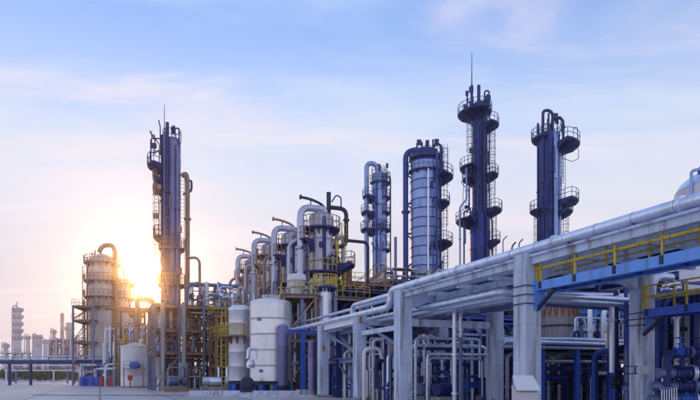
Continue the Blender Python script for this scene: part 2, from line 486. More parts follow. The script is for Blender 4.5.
def shell(root, x, y, r, z0, z1, n, mt, head=True, nseg=28, lip=0.03, name='shell_course', band=None):
    h = (z1 - z0) / n
    m = MB(); m.lathe([(r, 0.03), (r, h - 0.10), (r * (1 + lip), h - 0.09), (r * (1 + lip), h), (r * 0.99, h), (r * 0.99, h + 0.03)], nseg)
    me = m.mesh(name); me.materials.append(MAT[mt])
    for i in range(n):
        o = bpy.data.objects.new(name, me); link(o, root, (x, y, z0 + i * h), i * 0.7)
    if band:
        bm = MB().lathe([(r * 1.005, 0), (r * 1.035, 0.01), (r * 1.035, 0.13), (r * 1.005, 0.14)], nseg).mesh('seam_band'); bm.materials.append(MAT[band])
        for i in range(1, n): link(bpy.data.objects.new('seam_band', bm), root, (x, y, z0 + i * h - 0.07))
    if head:
        k = 7; hh = r * 0.5
        MB().lathe([(r * math.cos(PI / 2 * i / k), hh * math.sin(PI / 2 * i / k)) for i in range(k)] + [(0, hh)], nseg).build('top_head', mt, root, (x, y, z1 + 0.03))

def platform(root, x, y, r0, r1, a0, a1, z, mt='navy_steel', rmt=None, h=1.15, w=0.055, bowl=True):
    a0, a1 = rad(a0), rad(a1)
    n = max(4, int(abs(a1 - a0) / rad(14)))
    p = MB().sector(0, r0, r1, a0, a1, 0.16, n).build('platform', mt, root, (x, y, z))
    m = MB(); full = abs(a1 - a0) > 6.2
    pts = [(r1 * math.cos(a0 + (a1 - a0) * i / n), r1 * math.sin(a0 + (a1 - a0) * i / n), 0.16) for i in range(n + 1)]
    if full: m.rail(pts[:-1], h, (r1 * abs(a1 - a0)) / n, w, True)
    else:
        pts = [(r0 * 1.02 * math.cos(a0), r0 * 1.02 * math.sin(a0), 0.16)] + pts + [(r0 * 1.02 * math.cos(a1), r0 * 1.02 * math.sin(a1), 0.16)]
        m.rail(pts, h, (r1 * abs(a1 - a0)) / n, w)
    m.build('railing', rmt or mt, p)
    if bowl:
        nb = max(3, n // 2); m = MB()
        hgt = min(1.1, (r1 - r0) * 0.8); t = 0.05
        q = [(r0, -0.005), (r1 * 0.97, -0.005), (r1 * 0.97, -0.14), (r0, -hgt)]
        m.add([(v[0], k * t, v[1]) for k in (-1, 1) for v in q], [(0, 1, 2, 3), (7, 6, 5, 4), (0, 4, 5, 1), (1, 5, 6, 2), (2, 6, 7, 3), (3, 7, 4, 0)])
        me = m.mesh('bracket', False); me.materials.append(MAT[mt])
        for i in range(nb + (0 if full else 1)):
            link(bpy.data.objects.new('bracket', me), p, (0, 0, 0), a0 + (a1 - a0) * (i + 0.001) / (nb + 0.002))
    return p

def ladder(root, x, y, z0, z1, mt='navy_steel', cage=True, ang=0.0, wd=0.5):
    m = MB(); ca, sa = math.cos(ang), math.sin(ang)
    T_ = lambda a, b, z: (x + a * ca - b * sa, y + a * sa + b * ca, z)
    for s in (-1, 1): m.bar(T_(s * wd / 2, 0, z0), T_(s * wd / 2, 0, z1), 0.06)
    n = int((z1 - z0) / 0.45)
    for i in range(n): m.bar(T_(-wd / 2, 0, z0 + 0.3 + i * 0.45), T_(wd / 2, 0, z0 + 0.3 + i * 0.45), 0.035)
    o = m.build('ladder', mt, root)
    if cage:
        c = MB(); hz = z0 + 2.2; hoops = []
        while hz < z1:
            pts = [T_(-0.42 * math.cos(PI * i / 6), -0.75 * math.sin(PI * i / 6), hz) for i in range(7)]
            for a, b in zip(pts, pts[1:]): c.bar(a, b, 0.045)
            hoops.append(hz); hz += 1.0
        if hoops:
            for i in (0, 2, 4, 6):
                c.bar(T_(-0.42 * math.cos(PI * i / 6), -0.75 * math.sin(PI * i / 6), hoops[0]), T_(-0.42 * math.cos(PI * i / 6), -0.75 * math.sin(PI * i / 6), hoops[-1]), 0.035)
            c.build('safety_cage', mt, o)
    return o

class Tower:
    def __init__(s, name, label, cx, Y, cat='tower', group=None):
        s.S, s.cx, s.Y = FPX / Y, cx, Y
        s.root = thing(name, label, cat, ((cx - HX) / FPX * Y, Y, 0), 0, group)
    def X(s, px): return (px - s.cx) / s.S
    def Z(s, py): return EYE + (HY - py) / s.S
    def pipe(s, pts, rpx, mt, y=-1.0, fl=True, n=10, bend=None, name='pipe'):
        P = []
        for p in pts:
            P.append((s.X(p[0]), p[2] if len(p) > 2 else y, 0.0 if p[1] is None else s.Z(p[1])))
        return pipe(s.root, P, rpx / s.S, mt, fl, n, bend, name)
    def plat(s, px_edge, py, side, r, x=0.0, spread=75, mt='navy_steel', rmt=None, depth=0.0):
        """a bracketed platform reaching to px_edge on one side ('L' 'R') or all round ('O')"""
        r1 = abs(s.X(px_edge) - x)
        if side == 'O': return platform(s.root, x, depth, r * 1.01, r1, 0, 360, s.Z(py), mt, rmt)
        c = 180 if side == 'L' else 0
        return platform(s.root, x, depth, r * 1.01, max(r1, r + 0.6), c - spread, c + spread, s.Z(py), mt, rmt)

def skirt(root, r, z, mt, x=0, y=0):
    MB().lathe([(r * 1.12, 0), (r * 1.12, 0.25), (r * 1.02, 0.28), (r * 1.0, z)], 24).build('skirt', mt, root, (x, y, 0))

def busy(t, px0, px1, py0, py1, seed, n, mt='navy_steel', depth=-1.2):
    """small fittings that crowd a tower: standpipes, cross-overs, junction boxes, lamps on arms"""
    g_ = random.Random(seed)
    for i in range(n):
        x, y0, y1 = g_.uniform(px0, px1), g_.uniform(py0, py1), 0
        k = g_.random(); r_ = g_.uniform(0.28, 0.55); dd = depth + g_.uniform(-0.3, 0.3)
        if k < 0.4: t.pipe([(x, y0 + g_.uniform(8, 22), dd), (x, y0, dd), (x + g_.choice((-1, 1)) * g_.uniform(1.5, 4), y0, dd), (x + g_.choice((-1, 1)) * g_.uniform(2, 4), y0 + g_.uniform(3, 9), dd * 0.6)], r_, mt, fl=False, n=6)
        elif k < 0.7: t.pipe([(x, y0 + g_.uniform(10, 40), dd), (x, y0, dd)], r_, mt, fl=True, n=6)
        else: MB().box((t.X(x), dd, t.Z(y0)), (g_.uniform(0.3, 0.7), 0.3, g_.uniform(0.4, 0.9))).build('junction_box', mt, t.root)
# ------------------------------------------------------------------ tall towers, right of centre
def tower_antenna():
    t = Tower('distillation_tower', 'tallest dark blue tower with a thin antenna and staggered round platforms', 480, 90)
    S = t.S; r, r2 = 7.6 / S, 10 / S
    zj = t.Z(216)
    skirt(t.root, r2, 3.0, 'concrete_dark')
    shell(t.root, 0, 0, r2, 3.0, zj, 9, 'blue_shell', head=False, band='navy_steel')
    MB().lathe([(r2, 0), (r, 1.4)], 28).build('cone_section', 'blue_shell', t.root, (0, 0, zj))
    shell(t.root, 0, 0, r, zj + 1.4, t.Z(106), 7, 'navy_steel')
    # top works: stacks, davit and antenna
    for px, top, rp in ((471.5, 86, 1.4), (478.5, 86, 1.7), (467, 92, 0.8), (487, 95, 0.9)):
        t.pipe([(px, 114, -0.2), (px, top, -0.2)], rp, 'navy_steel', name='vent_stack')
    t.pipe([(484, 106, -0.4), (484, 92, -0.4), (488.5, 92, -0.4), (488.5, 120, -0.4)], 0.8, 'navy_steel')
    MB().cyl((t.X(471.5), -0.2, t.Z(86)), (t.X(471.5), -0.2, t.Z(53)), 0.09, 0.035, 6).build('antenna', 'navy_steel', t.root)
    t.plat(458, 115, 'L', r, spread=100); t.plat(491, 113, 'R', r, spread=60)
    t.plat(498.5, 127, 'R', r, spread=70)
    t.plat(460, 169, 'L', r, spread=60); t.plat(462.5, 180, 'L', r, spread=50)
    t.plat(498, 177, 'R', r, spread=60); t.plat(501.5, 212, 'R', r2, spread=60); t.plat(456, 222, 'L', r2, spread=60)
    t.plat(500, 243, 'R', r2, spread=50)
    ladder(t.root, t.X(468.5), -0.6, t.Z(168), t.Z(114)); ladder(t.root, t.X(491.5), -0.6, t.Z(212), t.Z(127)); ladder(t.root, t.X(492.5), -0.8, 0.2, t.Z(212))
    ladder(t.root, t.X(467), -0.8, t.Z(222), t.Z(169), cage=False)
    t.pipe([(465, 168, -1.2), (465, 202, -1.2), (458.5, 209, -1.2), (458.5, None, -1.2)], 0.95, 'blue_shell_pale')
    t.pipe([(472, 188, -1.2), (467.5, 188, -1.2), (467.5, 213, -1.2), (462.5, 213, -1.2), (462.5, None, -1.2)], 0.8, 'blue_shell')
    t.pipe([(476, 130, -r - 0.3), (476, 216, -r - 0.3), (476, 220, -r2 - 0.3), (476, None, -r2 - 0.3)], 1.1, 'blue_shell', fl=False)
    t.pipe([(482, 118, -r - 0.2), (482, 214, -r - 0.3), (484, 222, -r2 - 0.2), (484, None, -r2 - 0.2)], 1.3, 'navy_steel', fl=False)
    t.pipe([(488, 128, -0.8), (488, 214, -0.8), (491, 222, -0.8), (491, None, -0.8)], 0.8, 'navy_steel')
    busy(t, 463, 489, 90, 110, 3, 12, depth=-0.4); busy(t, 469, 489, 120, 240, 4, 16, depth=-1.6); busy(t, 459, 470, 160, 225, 5, 6, depth=-0.8)
    return t
tower_antenna()

def tower_right():
    t = Tower('distillation_tower', 'dark blue tower at far right with hooped pipes on top and one large right platform', 548, 80)
    S = t.S; r = 10.2 / S
    skirt(t.root, r, 3.0, 'concrete_dark')
    shell(t.root, 0, 0, r, 3.0, t.Z(137), 12, 'blue_shell', band='navy_steel')
    t.pipe([(540, None, -r * 0.9), (540, 114.5, -r * 0.9), (547, 114.5, -r * 0.9), (550, 119, -r * 0.9), (550, 134, -0.4)], 1.5, 'navy_steel')
    t.pipe([(552, 140, -0.3), (552, 119, -0.3), (562.5, 119, -0.3), (562.5, 148, -0.3)], 1.3, 'navy_steel', bend=5 / S)
    t.pipe([(551.5, None, -r - 0.35), (551.5, 142, -r - 0.35), (552, 134, -r * 0.5)], 2.2, 'blue_shell_pale', fl=False)
    t.pipe([(557, None, -r * 0.75), (557, 158, -r * 0.75), (557, 152, -r * 0.4)], 1.7, 'blue_shell_pale', fl=False)
    t.pipe([(545, None, -r - 0.1), (545, 118, -r - 0.1)], 1.0, 'navy_steel', fl=False)
    t.pipe([(537.5, None, -0.2), (537.5, 124, -0.2)], 1.1, 'navy_steel')
    t.pipe([(552, 134, 0.3), (552, 124, 0.3)], 2.6, 'navy_steel', name='vent_stack')
    t.plat(532, 140, 'L', r, spread=70); t.plat(578, 148, 'R', r, spread=72)
    t.plat(577, 204, 'R', r, spread=60); t.plat(571.5, 214, 'R', r, spread=60); t.plat(530.5, 212, 'L', r, spread=55)
    t.pipe([(576, 148, -0.5), (576, 129, -0.5), (572.5, 129, -0.5)], 0.35, 'navy_steel', fl=False, name='davit')
    t.pipe([(577, 150, -0.5), (577, 160, -0.5), (571, 163, -0.5), (560, 159, -0.5)], 0.3, 'navy_steel', fl=False)
    ladder(t.root, t.X(563.5), -0.7, t.Z(258), t.Z(214)); ladder(t.root, t.X(561.5), -0.7, t.Z(204), t.Z(150), cage=False); ladder(t.root, t.X(535.5), -0.6, 0.2, t.Z(212))
    m = MB()
    m.rail([(t.X(541), 0.8, t.Z(136)), (t.X(541), -1.0, t.Z(136)), (t.X(559), -1.0, t.Z(136)), (t.X(559), 0.8, t.Z(136))], 1.2, 1.0, 0.05, True); m.build('top_railing', 'navy_steel', t.root)
    busy(t, 539, 560, 118, 134, 6, 12, depth=-0.5); busy(t, 538, 558, 145, 245, 7, 14, depth=-1.8)
tower_right()

def tower_stout():
    t = Tower('distillation_tower', 'stout blue ring-banded tower with a thick pipe looping over its top', 425.5, 85)
    S = t.S; r = 15 / S
    skirt(t.root, r, 2.5, 'concrete_dark')
    shell(t.root, 0, 0, r, 2.5, t.Z(164), 22, 'blue_shell_pale', head=False, lip=0.012, band='blue_shell')
    MB().lathe([(r, 0), (r * 0.93, 0.5), (r * 1.1, 0.52), (r * 1.1, 1.0), (r * 0.8, 1.5), (r * 0.62, 2.0), (0, 2.1)], 28).build('top_head', 'navy_steel', t.root, (0, 0, t.Z(164)))
    t.pipe([(405.5, None, -0.2), (405.5, 151, -0.2), (424, 151, -0.2), (427, 160, -0.2)], 2.7, 'blue_shell', bend=8 / S, n=14)
    for px, top, rp in ((417, 143, 0.8), (422, 142, 0.8), (433, 139.5, 0.9), (429, 148, 0.8)):
        t.pipe([(px, 157, 0), (px, top, 0)], rp, 'navy_steel', name='vent_stack')
    t.pipe([(433, 158, -0.6), (433, 146, -0.6), (441, 146, -0.6), (441, 172, -0.6)], 1.3, 'navy_steel')
    t.pipe([(426, 172, -r - 0.3), (426, 262, -r - 0.3), (426, None, -r - 0.3)], 0.95, 'cladding', fl=False)
    t.pipe([(434.5, 158, -r - 0.2), (434.5, None, -r - 0.2)], 1.2, 'blue_shell', fl=False)
    t.pipe([(439, 150, -r * 0.7), (439, None, -r * 0.7)], 1.0, 'navy_steel', fl=False)
    t.plat(453, 179, 'R', r, spread=62); t.plat(449.5, 205, 'R', r, spread=50); t.plat(452.5, 245, 'R', r, spread=58)
    m = MB()   # lattice between riser and shell
    for py in (174, 204, 234):
        m.bar((t.X(405), -0.2, t.Z(py)), (t.X(411), -0.2, t.Z(py)), 0.22); m.bar((t.X(406), -0.2, t.Z(py)), (t.X(411), -0.2, t.Z(py + 5)), 0.16)
    m.build('pipe_bracket', 'navy_steel', t.root)
    platform(t.root, 0, 0, r * 1.01, r * 1.25, 200, 330, t.Z(174), 'navy_steel')
    ladder(t.root, t.X(444.5), -0.8, t.Z(203), t.Z(146)); ladder(t.root, t.X(444), -0.8, t.Z(243), t.Z(205)); ladder(t.root, t.X(444.5), -0.8, 0.2, t.Z(245))
    pm = MB(); pm.rail([(r * 1.08 * math.cos(i * PI / 10), r * 1.08 * math.sin(i * PI / 10), t.Z(160)) for i in range(20)], 1.2, 1.3, 0.05, True)
    pm.build('top_railing', 'navy_steel', t.root)
    busy(t, 412, 440, 143, 158, 8, 12, depth=-0.5); busy(t, 428, 441, 165, 265, 9, 12, depth=-2.4)
tower_stout()

def tower_slim():
    t = Tower('distillation_tower', 'pale blue tower of five platforms between the brown column row and stout tower', 379.5, 105)
    S = t.S; r = 7.6 / S
    skirt(t.root, r, 2.5, 'concrete_dark')
    shell(t.root, 0, 0, r, 2.5, t.Z(176), 13, 'blue_shell_pale', band='blue_shell')
    t.pipe([(366.5, None, -0.3), (366.5, 164, -0.3), (376, 164, -0.3), (378, 174, -0.2)], 2.4, 'blue_shell_pale', bend=7 / S, n=14)
    t.pipe([(370, 164, 0.4), (380.5, 163.5, 0.4), (380.5, 174, 0.4)], 0.7, 'navy_steel')
    t.pipe([(383, 176, -r * 0.6), (383, None, -r * 0.9)], 0.8, 'navy_steel', fl=False)
    t.pipe([(376, 182, -r - 0.1), (376, None, -r - 0.1)], 0.9, 'blue_shell', fl=False)
    for py, e in ((184, 390), (199, 389), (214, 389), (231, 389.5), (251, 388.5)):
        t.plat(e, py, 'R', r, spread=70)
    for py, e in ((214, 361), (231, 360.5), (198, 362.5)):
        t.plat(e, py, 'L', r, spread=45)
    for py in (184, 231): platform(t.root, 0, 0, r * 1.01, r * 1.3, 190, 320, t.Z(py), 'navy_steel')
    t.pipe([(384, 176, -0.8), (390.3, 179, -0.8), (390.3, None, -0.8)], 0.6, 'navy_steel', fl=False)
    ladder(t.root, t.X(388), -0.8, t.Z(251), t.Z(172))
    pm = MB(); pm.rail([(r * 1.05 * math.cos(i * PI / 6), r * 1.05 * math.sin(i * PI / 6), t.Z(175)) for i in range(12)], 1.2, 1.3, 0.05, True); pm.build('top_railing', 'navy_steel', t.root)
    busy(t, 373, 387, 166, 178, 10, 8, depth=-0.4); busy(t, 372, 388, 185, 260, 11, 12, depth=-1.7)
tower_slim()

# ------------------------------------------------------------------ tall tower at left, in front of the sun
def tower_left():
    t = Tower('distillation_tower', 'tall violet tower left of centre standing in a brown steel frame beside the sun', 172, 73)
    S = t.S; r = 8.5 / S
    skirt(t.root, r, 3.0, 'concrete_dark')
    shell(t.root, 0, 0, r, 3.0, t.Z(142), 12, 'violet_shell')
    for px, rp, mt, dy, top in ((163, 1.5, 'navy_steel', -0.3, 136), (167.5, 1.3, 'violet_shell', -r - 0.15, 140), (170.5, 1.7, 'navy_steel', -r - 0.25, 127), (175.5, 1.2, 'violet_shell', -r - 0.15, 145), (179, 2.0, 'violet_shell', -r * 0.7, 148)):
        t.pipe([(px, 390, dy), (px, top, dy)], rp, mt, fl=True)
    t.pipe([(166.5, 142, 0), (166.5, 131, 0)], 1.5, 'navy_steel', name='vent_stack')
    t.pipe([(161.5, 142, -0.5), (161.5, 128, -0.5), (160, 122, -0.5)], 0.6, 'navy_steel', name='davit', fl=False)
    t.pipe([(172, 131, -0.6), (180.5, 130, -0.6), (180.5, 155, -0.6)], 0.7, 'navy_steel', name='pipe')
    MB().cyl((t.X(164.3), 0, t.Z(142)), (t.X(164.3), 0, t.Z(105)), 0.07, 0.03, 6).build('antenna', 'navy_steel', t.root)
    t.pipe([(161, 140.5, -0.6), (152.5, 140.5, -0.6), (152.5, 166, -0.6)], 0.6, 'navy_steel')
    t.pipe([(160.5, 152, -0.6), (156, 155, -0.6), (152, 154, -0.6), (152, 168, -0.6)], 0.6, 'navy_steel')
    t.plat(148.5, 168.5, 'L', r, spread=60); t.plat(154, 181, 'L', r, spread=50); t.plat(155, 192, 'L', r, spread=50); t.plat(154, 239, 'L', r, spread=60)
    for px, py, rp in ((158, 176, 3.2), (158.5, 189.5, 3.4)):   # side exchangers on brackets
        x, z = t.X(px), t.Z(py)
        MB().lathe([(0, -1.0), (rp / S * 0.8, -0.85), (rp / S, -0.4), (rp / S, 0.3), (rp / S * 0.6, 0.6), (0, 0.65)], 16).build('side_vessel', 'brown_pipe', t.root, (x, -0.9, z))
    t.pipe([(182, 177, -0.2), (186.5, 173.5, -0.2), (188, 182, -0.2), (188, None, -0.2)], 2.3, 'brown_pipe', bend=4 / S, n=12)
    t.pipe([(182, 193, 0.5), (190.5, 190, 0.5), (190.5, 179.5, 0.5), (186.5, 179, 0.5)], 1.1, 'blue_shell', bend=3 / S)
    ladder(t.root, t.X(184), -0.7, 0.2, t.Z(176), 'brown_pipe', cage=False)
    ladder(t.root, t.X(158.5), -0.7, 0.2, t.Z(169), 'brown_pipe')
    platform(t.root, 0, 0, r * 1.01, r * 1.5, 0, 360, t.Z(250), 'brown_pipe'); platform(t.root, 0, 0, r * 1.01, r * 1.55, 0, 360, t.Z(286), 'brown_pipe', 'yellow_paint')
    t.pipe([(188, 259, -0.4), (197, 258, -0.4), (200.5, 262, -0.4), (200.5, None, -0.4)], 1.3, 'brown_pipe', bend=3 / S)
    pm = MB(); pm.rail([(r * 1.05 * math.cos(i * PI / 7), r * 1.05 * math.sin(i * PI / 7), t.Z(141)) for i in range(14)], 1.2, 1.3, 0.05, True); pm.build('top_railing', 'navy_steel', t.root)
    busy(t, 153, 181, 128, 150, 12, 14, depth=-0.6); busy(t, 160, 186, 160, 300, 13, 16, 'brown_pipe', depth=-1.7)
tower_left()

def column_far_left():
    t = Tower('distillation_column', 'wide pale column with ring platforms and a brown hooped pipe left of the sun', 102, 115)
    S = t.S; r = 12 / S
    skirt(t.root, r, 2.5, 'concrete_dark')
    shell(t.root, 0, 0, r, 2.5, t.Z(261), 9, 'pale_shell')
    for py in (264, 282, 298, 308): platform(t.root, 0, 0, r * 1.01, r * 1.42, 20, 340, t.Z(py), 'brown_pipe', 'brown_pipe', w=0.09)
    t.pipe([(101.5, 262, -0.4), (101.5, 247, -0.4)], 1.0, 'brown_pipe', name='vent_stack')
    t.pipe([(100, 253, -0.4), (103, 246, -0.4), (113.5, 245.5, -0.4), (116, 252, -0.4), (116, None, -0.4)], 2.2, 'brown_pipe', bend=5 / S, n=12)
    for px, top in ((92, 252), (95, 250), (97, 255)): t.pipe([(px, 262, 0), (px, top, 0)], 0.6, 'brown_pipe', name='vent_stack')
    t.pipe([(93, 262, -r), (93, None, -r)], 0.9, 'brown_pipe')
    ladder(t.root, t.X(87), -1.0, 0.2, t.Z(264), 'brown_pipe', wd=0.7)
    t2 = Tower('distillation_column', 'shorter pale column directly right of the wide ringed column near the sun', 124.5, 128)
    S = t2.S; r = 6.5 / S
    skirt(t2.root, r, 2.5, 'concrete_dark')
    shell(t2.root, 0, 0, r, 2.5, t2.Z(282), 6, 'pale_shell')
    for py in (285, 299): platform(t2.root, 0, 0, r * 1.01, r * 1.6, 0, 360, t2.Z(py), 'brown_pipe', 'brown_pipe', w=0.1)
    t2.pipe([(120, None, -1.5), (120, 268, -1.5), (125, 268, -1.5), (125, 280, 0)], 1.0, 'brown_pipe')
    ladder(t2.root, t2.X(132.5), -0.5, 0.2, t2.Z(285), 'brown_pipe', wd=0.7)
    t3 = Tower('process_column', 'slender pale column with two platforms standing between ringed column and sun glow', 137, 122)
    S = t3.S; r = 5 / S
    skirt(t3.root, r, 2, 'concrete_dark')
    shell(t3.root, 0, 0, r, 2, t3.Z(312), 5, 'pale_shell')
    for py in (316, 330): platform(t3.root, 0, 0, r * 1.01, r * 1.6, 0, 360, t3.Z(py), 'brown_pipe', 'brown_pipe', w=0.1)
column_far_left()

# arch of thick pipe in front of the sun
a = thing('arch_pipe', 'thick brown pipe arching up and over in front of the sun', 'pipe', (at(145.5, 376, 92).x, 92, 0))
pipe(a, [(-1.25, 0, 0), (-1.25, 0, EYE + 77 / (FPX / 92) - 0.6), (-1.25 + 0.01, 0, EYE + 77 / (FPX / 92)), (1.25, 0, EYE + 77 / (FPX / 92)), (1.25, 0, 0)], 0.38, 'brown_pipe', bend=1.2, n=14)

# ------------------------------------------------------------------ row of five columns receding from the viewer
ROW_A = Vector((at(321, 376, 62).x, 62, 0))
def rowpt(v, u, z=0.0): return Vector((ROW_A.x - SU * u + CU * v, ROW_A.y + CU * u + SU * v, z))
row_words = [('nearest and largest of the five row columns, beside the rust red stack', 0.0, 1.22, 18.6),
             ('second nearest pale column of the receding row, behind the white capped drum', 10.4, 1.12, 18.9),
             ('middle pale column of the receding row of five', 20.6, 1.05, 19.6),
             ('fourth column of the receding row, second from its sunlit far end', 31.0, 1.0, 19.4),
             ('farthest short column at the sunlit left end of the row', 40.5, 1.15, 14.9)]
for k, (lab, u, r, zt) in enumerate(row_words):
    t = thing('process_column', lab, 'column', rowpt(0, u), TH, 'row of five process columns')
    pm_ = 'pale_shell' if k > 2 else 'violet_shell' if k == 9 else 'pale_shell'
    dk = 'navy_steel' if k < 2 else 'brown_pipe'
    skirt(t, r, 2.0, 'concrete_dark')
    shell(t, 0, 0, r, 2.0, zt - 0.6, 7, 'pale_shell' if k == 4 else 'lilac_shell', band='violet_shell')
    platform(t, 0, 0, r * 1.01, r + 0.75, 0, 360, zt - 1.9, dk, 'brown_pipe', w=0.06)
    platform(t, 0, 0, r * 1.01, r + 0.8, 150, 330, zt - 6.4, dk, 'yellow_paint', w=0.06)
    # thick overhead pipe: up the left of the shell and over the top
    xo = -r - 1.15
    if k < 4:
        pipe(t, [(xo, -0.5, 3.0), (xo, -0.5, zt + 0.15), (0.3, -0.2, zt + 0.3), (0.3, -0.2, zt - 0.3)], 0.36, 'lilac_shell', bend=0.9, n=12)
        pipe(t, [(-0.15, -r - 0.25, 2.0), (-0.15, -r - 0.25, zt - 1.0), (0.2, 0, zt + 0.2)], 0.17, dk)
    # blowdown horn pointing left
    pipe(t, [(0.65, 0.1, zt - 0.3), (0.65, 0.1, zt + 0.3), (0.1, 0.0, zt + 0.85), (-1.2, -0.2, zt + 1.2), (-2.4 if k < 4 else -3.4, -0.3, zt + (1.25 if k < 4 else 2.0))], 0.14, 'brown_pipe' if k else 'dark_steel', bend=1.0)
    he = Vector((-2.4 if k < 4 else -3.4, -0.3, zt + (1.25 if k < 4 else 2.0))); flange(t, he + Vector((0.08, 0, 0)), (1, 0, 0), 0.16, 'brown_pipe' if k else 'dark_steel')
    MB().bar((-1.2, -0.22, zt + 0.3), (-1.2, -0.22, zt + 1.15), 0.09).build('horn_strut', 'dark_steel', t)
    if k < 4:
        pipe(t, [(1.0, 0.4, zt - 0.8), (1.0, 0.4, zt + (2.3 if k == 0 else 1.7))], 0.24 if k == 0 else 0.18, 'dark_steel' if k < 2 else 'brown_pipe', fl=False, name='vent_stack')
    pipe(t, [(r + 0.35, -0.3, 1.0), (r + 0.35, -0.3, zt - 2.2)], 0.15, 'brown_pipe')
    pipe(t, [(r + 0.15, -0.95, 1.0), (r + 0.15, -0.95, zt - 3.0), (r - 0.3, -0.2, zt - 2.6)], 0.11, 'yellow_paint' if k < 3 else 'brown_pipe', fl=False)
    ladder(t, r + 0.95, 0.1, 0.3, zt - 0.7, 'brown_pipe' if k else 'yellow_paint', ang=0.6)
    # smaller risers, cross-overs and instrument boxes crowding the shell
    pipe(t, [(-r - 0.45, -0.9, 1.0), (-r - 0.45, -0.9, zt - 2.6), (-r * 0.4, -0.6, zt - 2.2)], 0.13, 'brown_pipe')
    pipe(t, [(-r - 2.1, 0.4, 1.0), (-r - 2.1, 0.4, zt - 3.4), (-r - 1.0, -0.2, zt - 2.9)], 0.2, ('lilac_shell', 'brown_pipe')[k % 2])
    pipe(t, [(0.5, -r - 0.2, 4.0), (0.5, -r - 0.2, zt - 4.6), (r + 0.5, -r * 0.6, zt - 4.6), (r + 0.5, -r * 0.6, 2.0)], 0.1, 'dark_steel', fl=False)
    pipe(t, [(r + 1.5, 0.6, 1.0), (r + 1.5, 0.6, zt - 2.0), (r + 1.5, 3.2, zt - 2.0), (r + 1.5, 3.2, 1.0)], 0.24, 'lilac_shell')
    pipe(t, [(-r - 1.15, -0.5, zt - 4.0), (-r - 1.15, -2.4, zt - 4.0), (-r - 1.15, -2.4, zt - 8.0)], 0.14, dk)
    platform(t, 0, 0, r * 1.01, r + 1.5, 130, 215, zt - 3.2, dk, 'brown_pipe', w=0.06)
    for zz, xx in ((zt - 3.6, -0.5), (zt - 5.2, 0.4), (zt - 7.4, -0.2)): MB().box((xx, -r - 0.2, zz), (0.35, 0.3, 0.5)).build('instrument_box', dk, t)
    if k == 0:
        pipe(t, [(1.2, 0.2, zt + 0.7), (2.9, 0.2, zt + 0.7), (2.9, 0.2, zt - 3.2), (1.4, 0.2, zt - 3.4)], 0.22, 'dark_steel')
        pipe(t, [(1.3, 0.3, zt + 1.3), (1.8, 0.3, zt + 2.1), (2.35, 0.3, zt + 1.9), (2.35, 0.3, zt + 0.9)], 0.07, 'dark_steel', fl=False)
        platform(t, 0, 0, r * 1.01, r + 2.3, -50, 45, zt - 5.6, 'navy_steel', 'brown_pipe', w=0.06)
        pipe(t, [(2.9, 0.2, zt - 2.6), (5.4, 0.2, zt - 2.6), (5.4, 0.2, zt - 9.5)], 0.17, 'dark_steel', fl=False)

# ------------------------------------------------------------------ concrete pipe rack
def concrete_column(root, x, y, w, z1, joints, z0=0.0):
    for sx in (-1, 1):
        for sy in (-1, 1): piece('anchor_bolt', 'anchor_bolt', lambda: MB().cyl((0, 0, 0), (0, 0, 0.14), 0.035, 0.035, 6), 'dark_steel', root, (x + sx * (w / 2 + 0.14), y + sy * (w / 2 + 0.14), 0.18))
    m = MB(); zs = [(z0, w)]
    for j in joints: zs += [(j - 0.02, w), (j, w - 0.035), (j + 0.02, w)]
    zs.append((z1, w))
    c = 0.03; rings = []
    for z, ww in zs:
        h = ww / 2; k = len(m.v)
        m.v += [(x + a, y + b, z) for a, b in ((-h + c, -h), (h - c, -h), (h, -h + c), (h, h - c), (h - c, h), (-h + c, h), (-h, h - c), (-h, -h + c))]
        rings.append(k)
    for a, b in zip(rings, rings[1:]):
        for i in range(8): m.f.append((a + i, a + (i + 1) % 8, b + (i + 1) % 8, b + i))
    m.f.append(tuple(rings[-1] + i for i in range(8)))
    return m.build('column', 'concrete', root, smooth=False)

rack = thing('concrete_pipe_rack', 'pale concrete pipe rack on tall square columns running away from lower right', 'pipe rack', RO, TH)
LEGS = [(-11.0, 6.72), (0.0, 6.72), (11.09, 6.72), (17.5, 5.72), (24.8, 5.72)]
for u, zt in LEGS:
    for v in (0.0, 6.5):
        w = 0.82 if v == 0 else 0.78
        if zt < 6: w = 0.72
        concrete_column(rack, v, u, w, zt, (0.9, 2.35, 3.8, 5.2))
        MB().box((v, u, 0.09), (w + 0.5, w + 0.5, 0.18)).build('plinth', 'concrete_dark', rack)
    m = MB()
    zt_ = zt - 0.14
    if zt > 6:   # haunched cross beam
        vs = []
        for uu in (u - 0.22, u + 0.22):
            vs += [(0.43, uu, zt_), (6.03, uu, zt_), (6.03, uu, zt_ - 0.95), (4.9, uu, zt_ - 0.5), (1.6, uu, zt_ - 0.5), (0.43, uu, zt_ - 0.95)]
        m.add(vs, [(0, 1, 2, 3, 4, 5), (11, 10, 9, 8, 7, 6)] + [(i, i + 6, (i + 1) % 6 + 6, (i + 1) % 6) for i in range(6)])
        m.build('cross_beam', 'concrete', rack, smooth=False)
        if u > 5: MB().box((3.23, u, 4.85), (5.56, 0.36, 0.42)).build('cross_beam', 'concrete', rack, smooth=False)
    else:
        MB().box((3.25, u, zt - 0.33), (5.74, 0.36, 0.38)).build('cross_beam', 'concrete', rack, smooth=False)
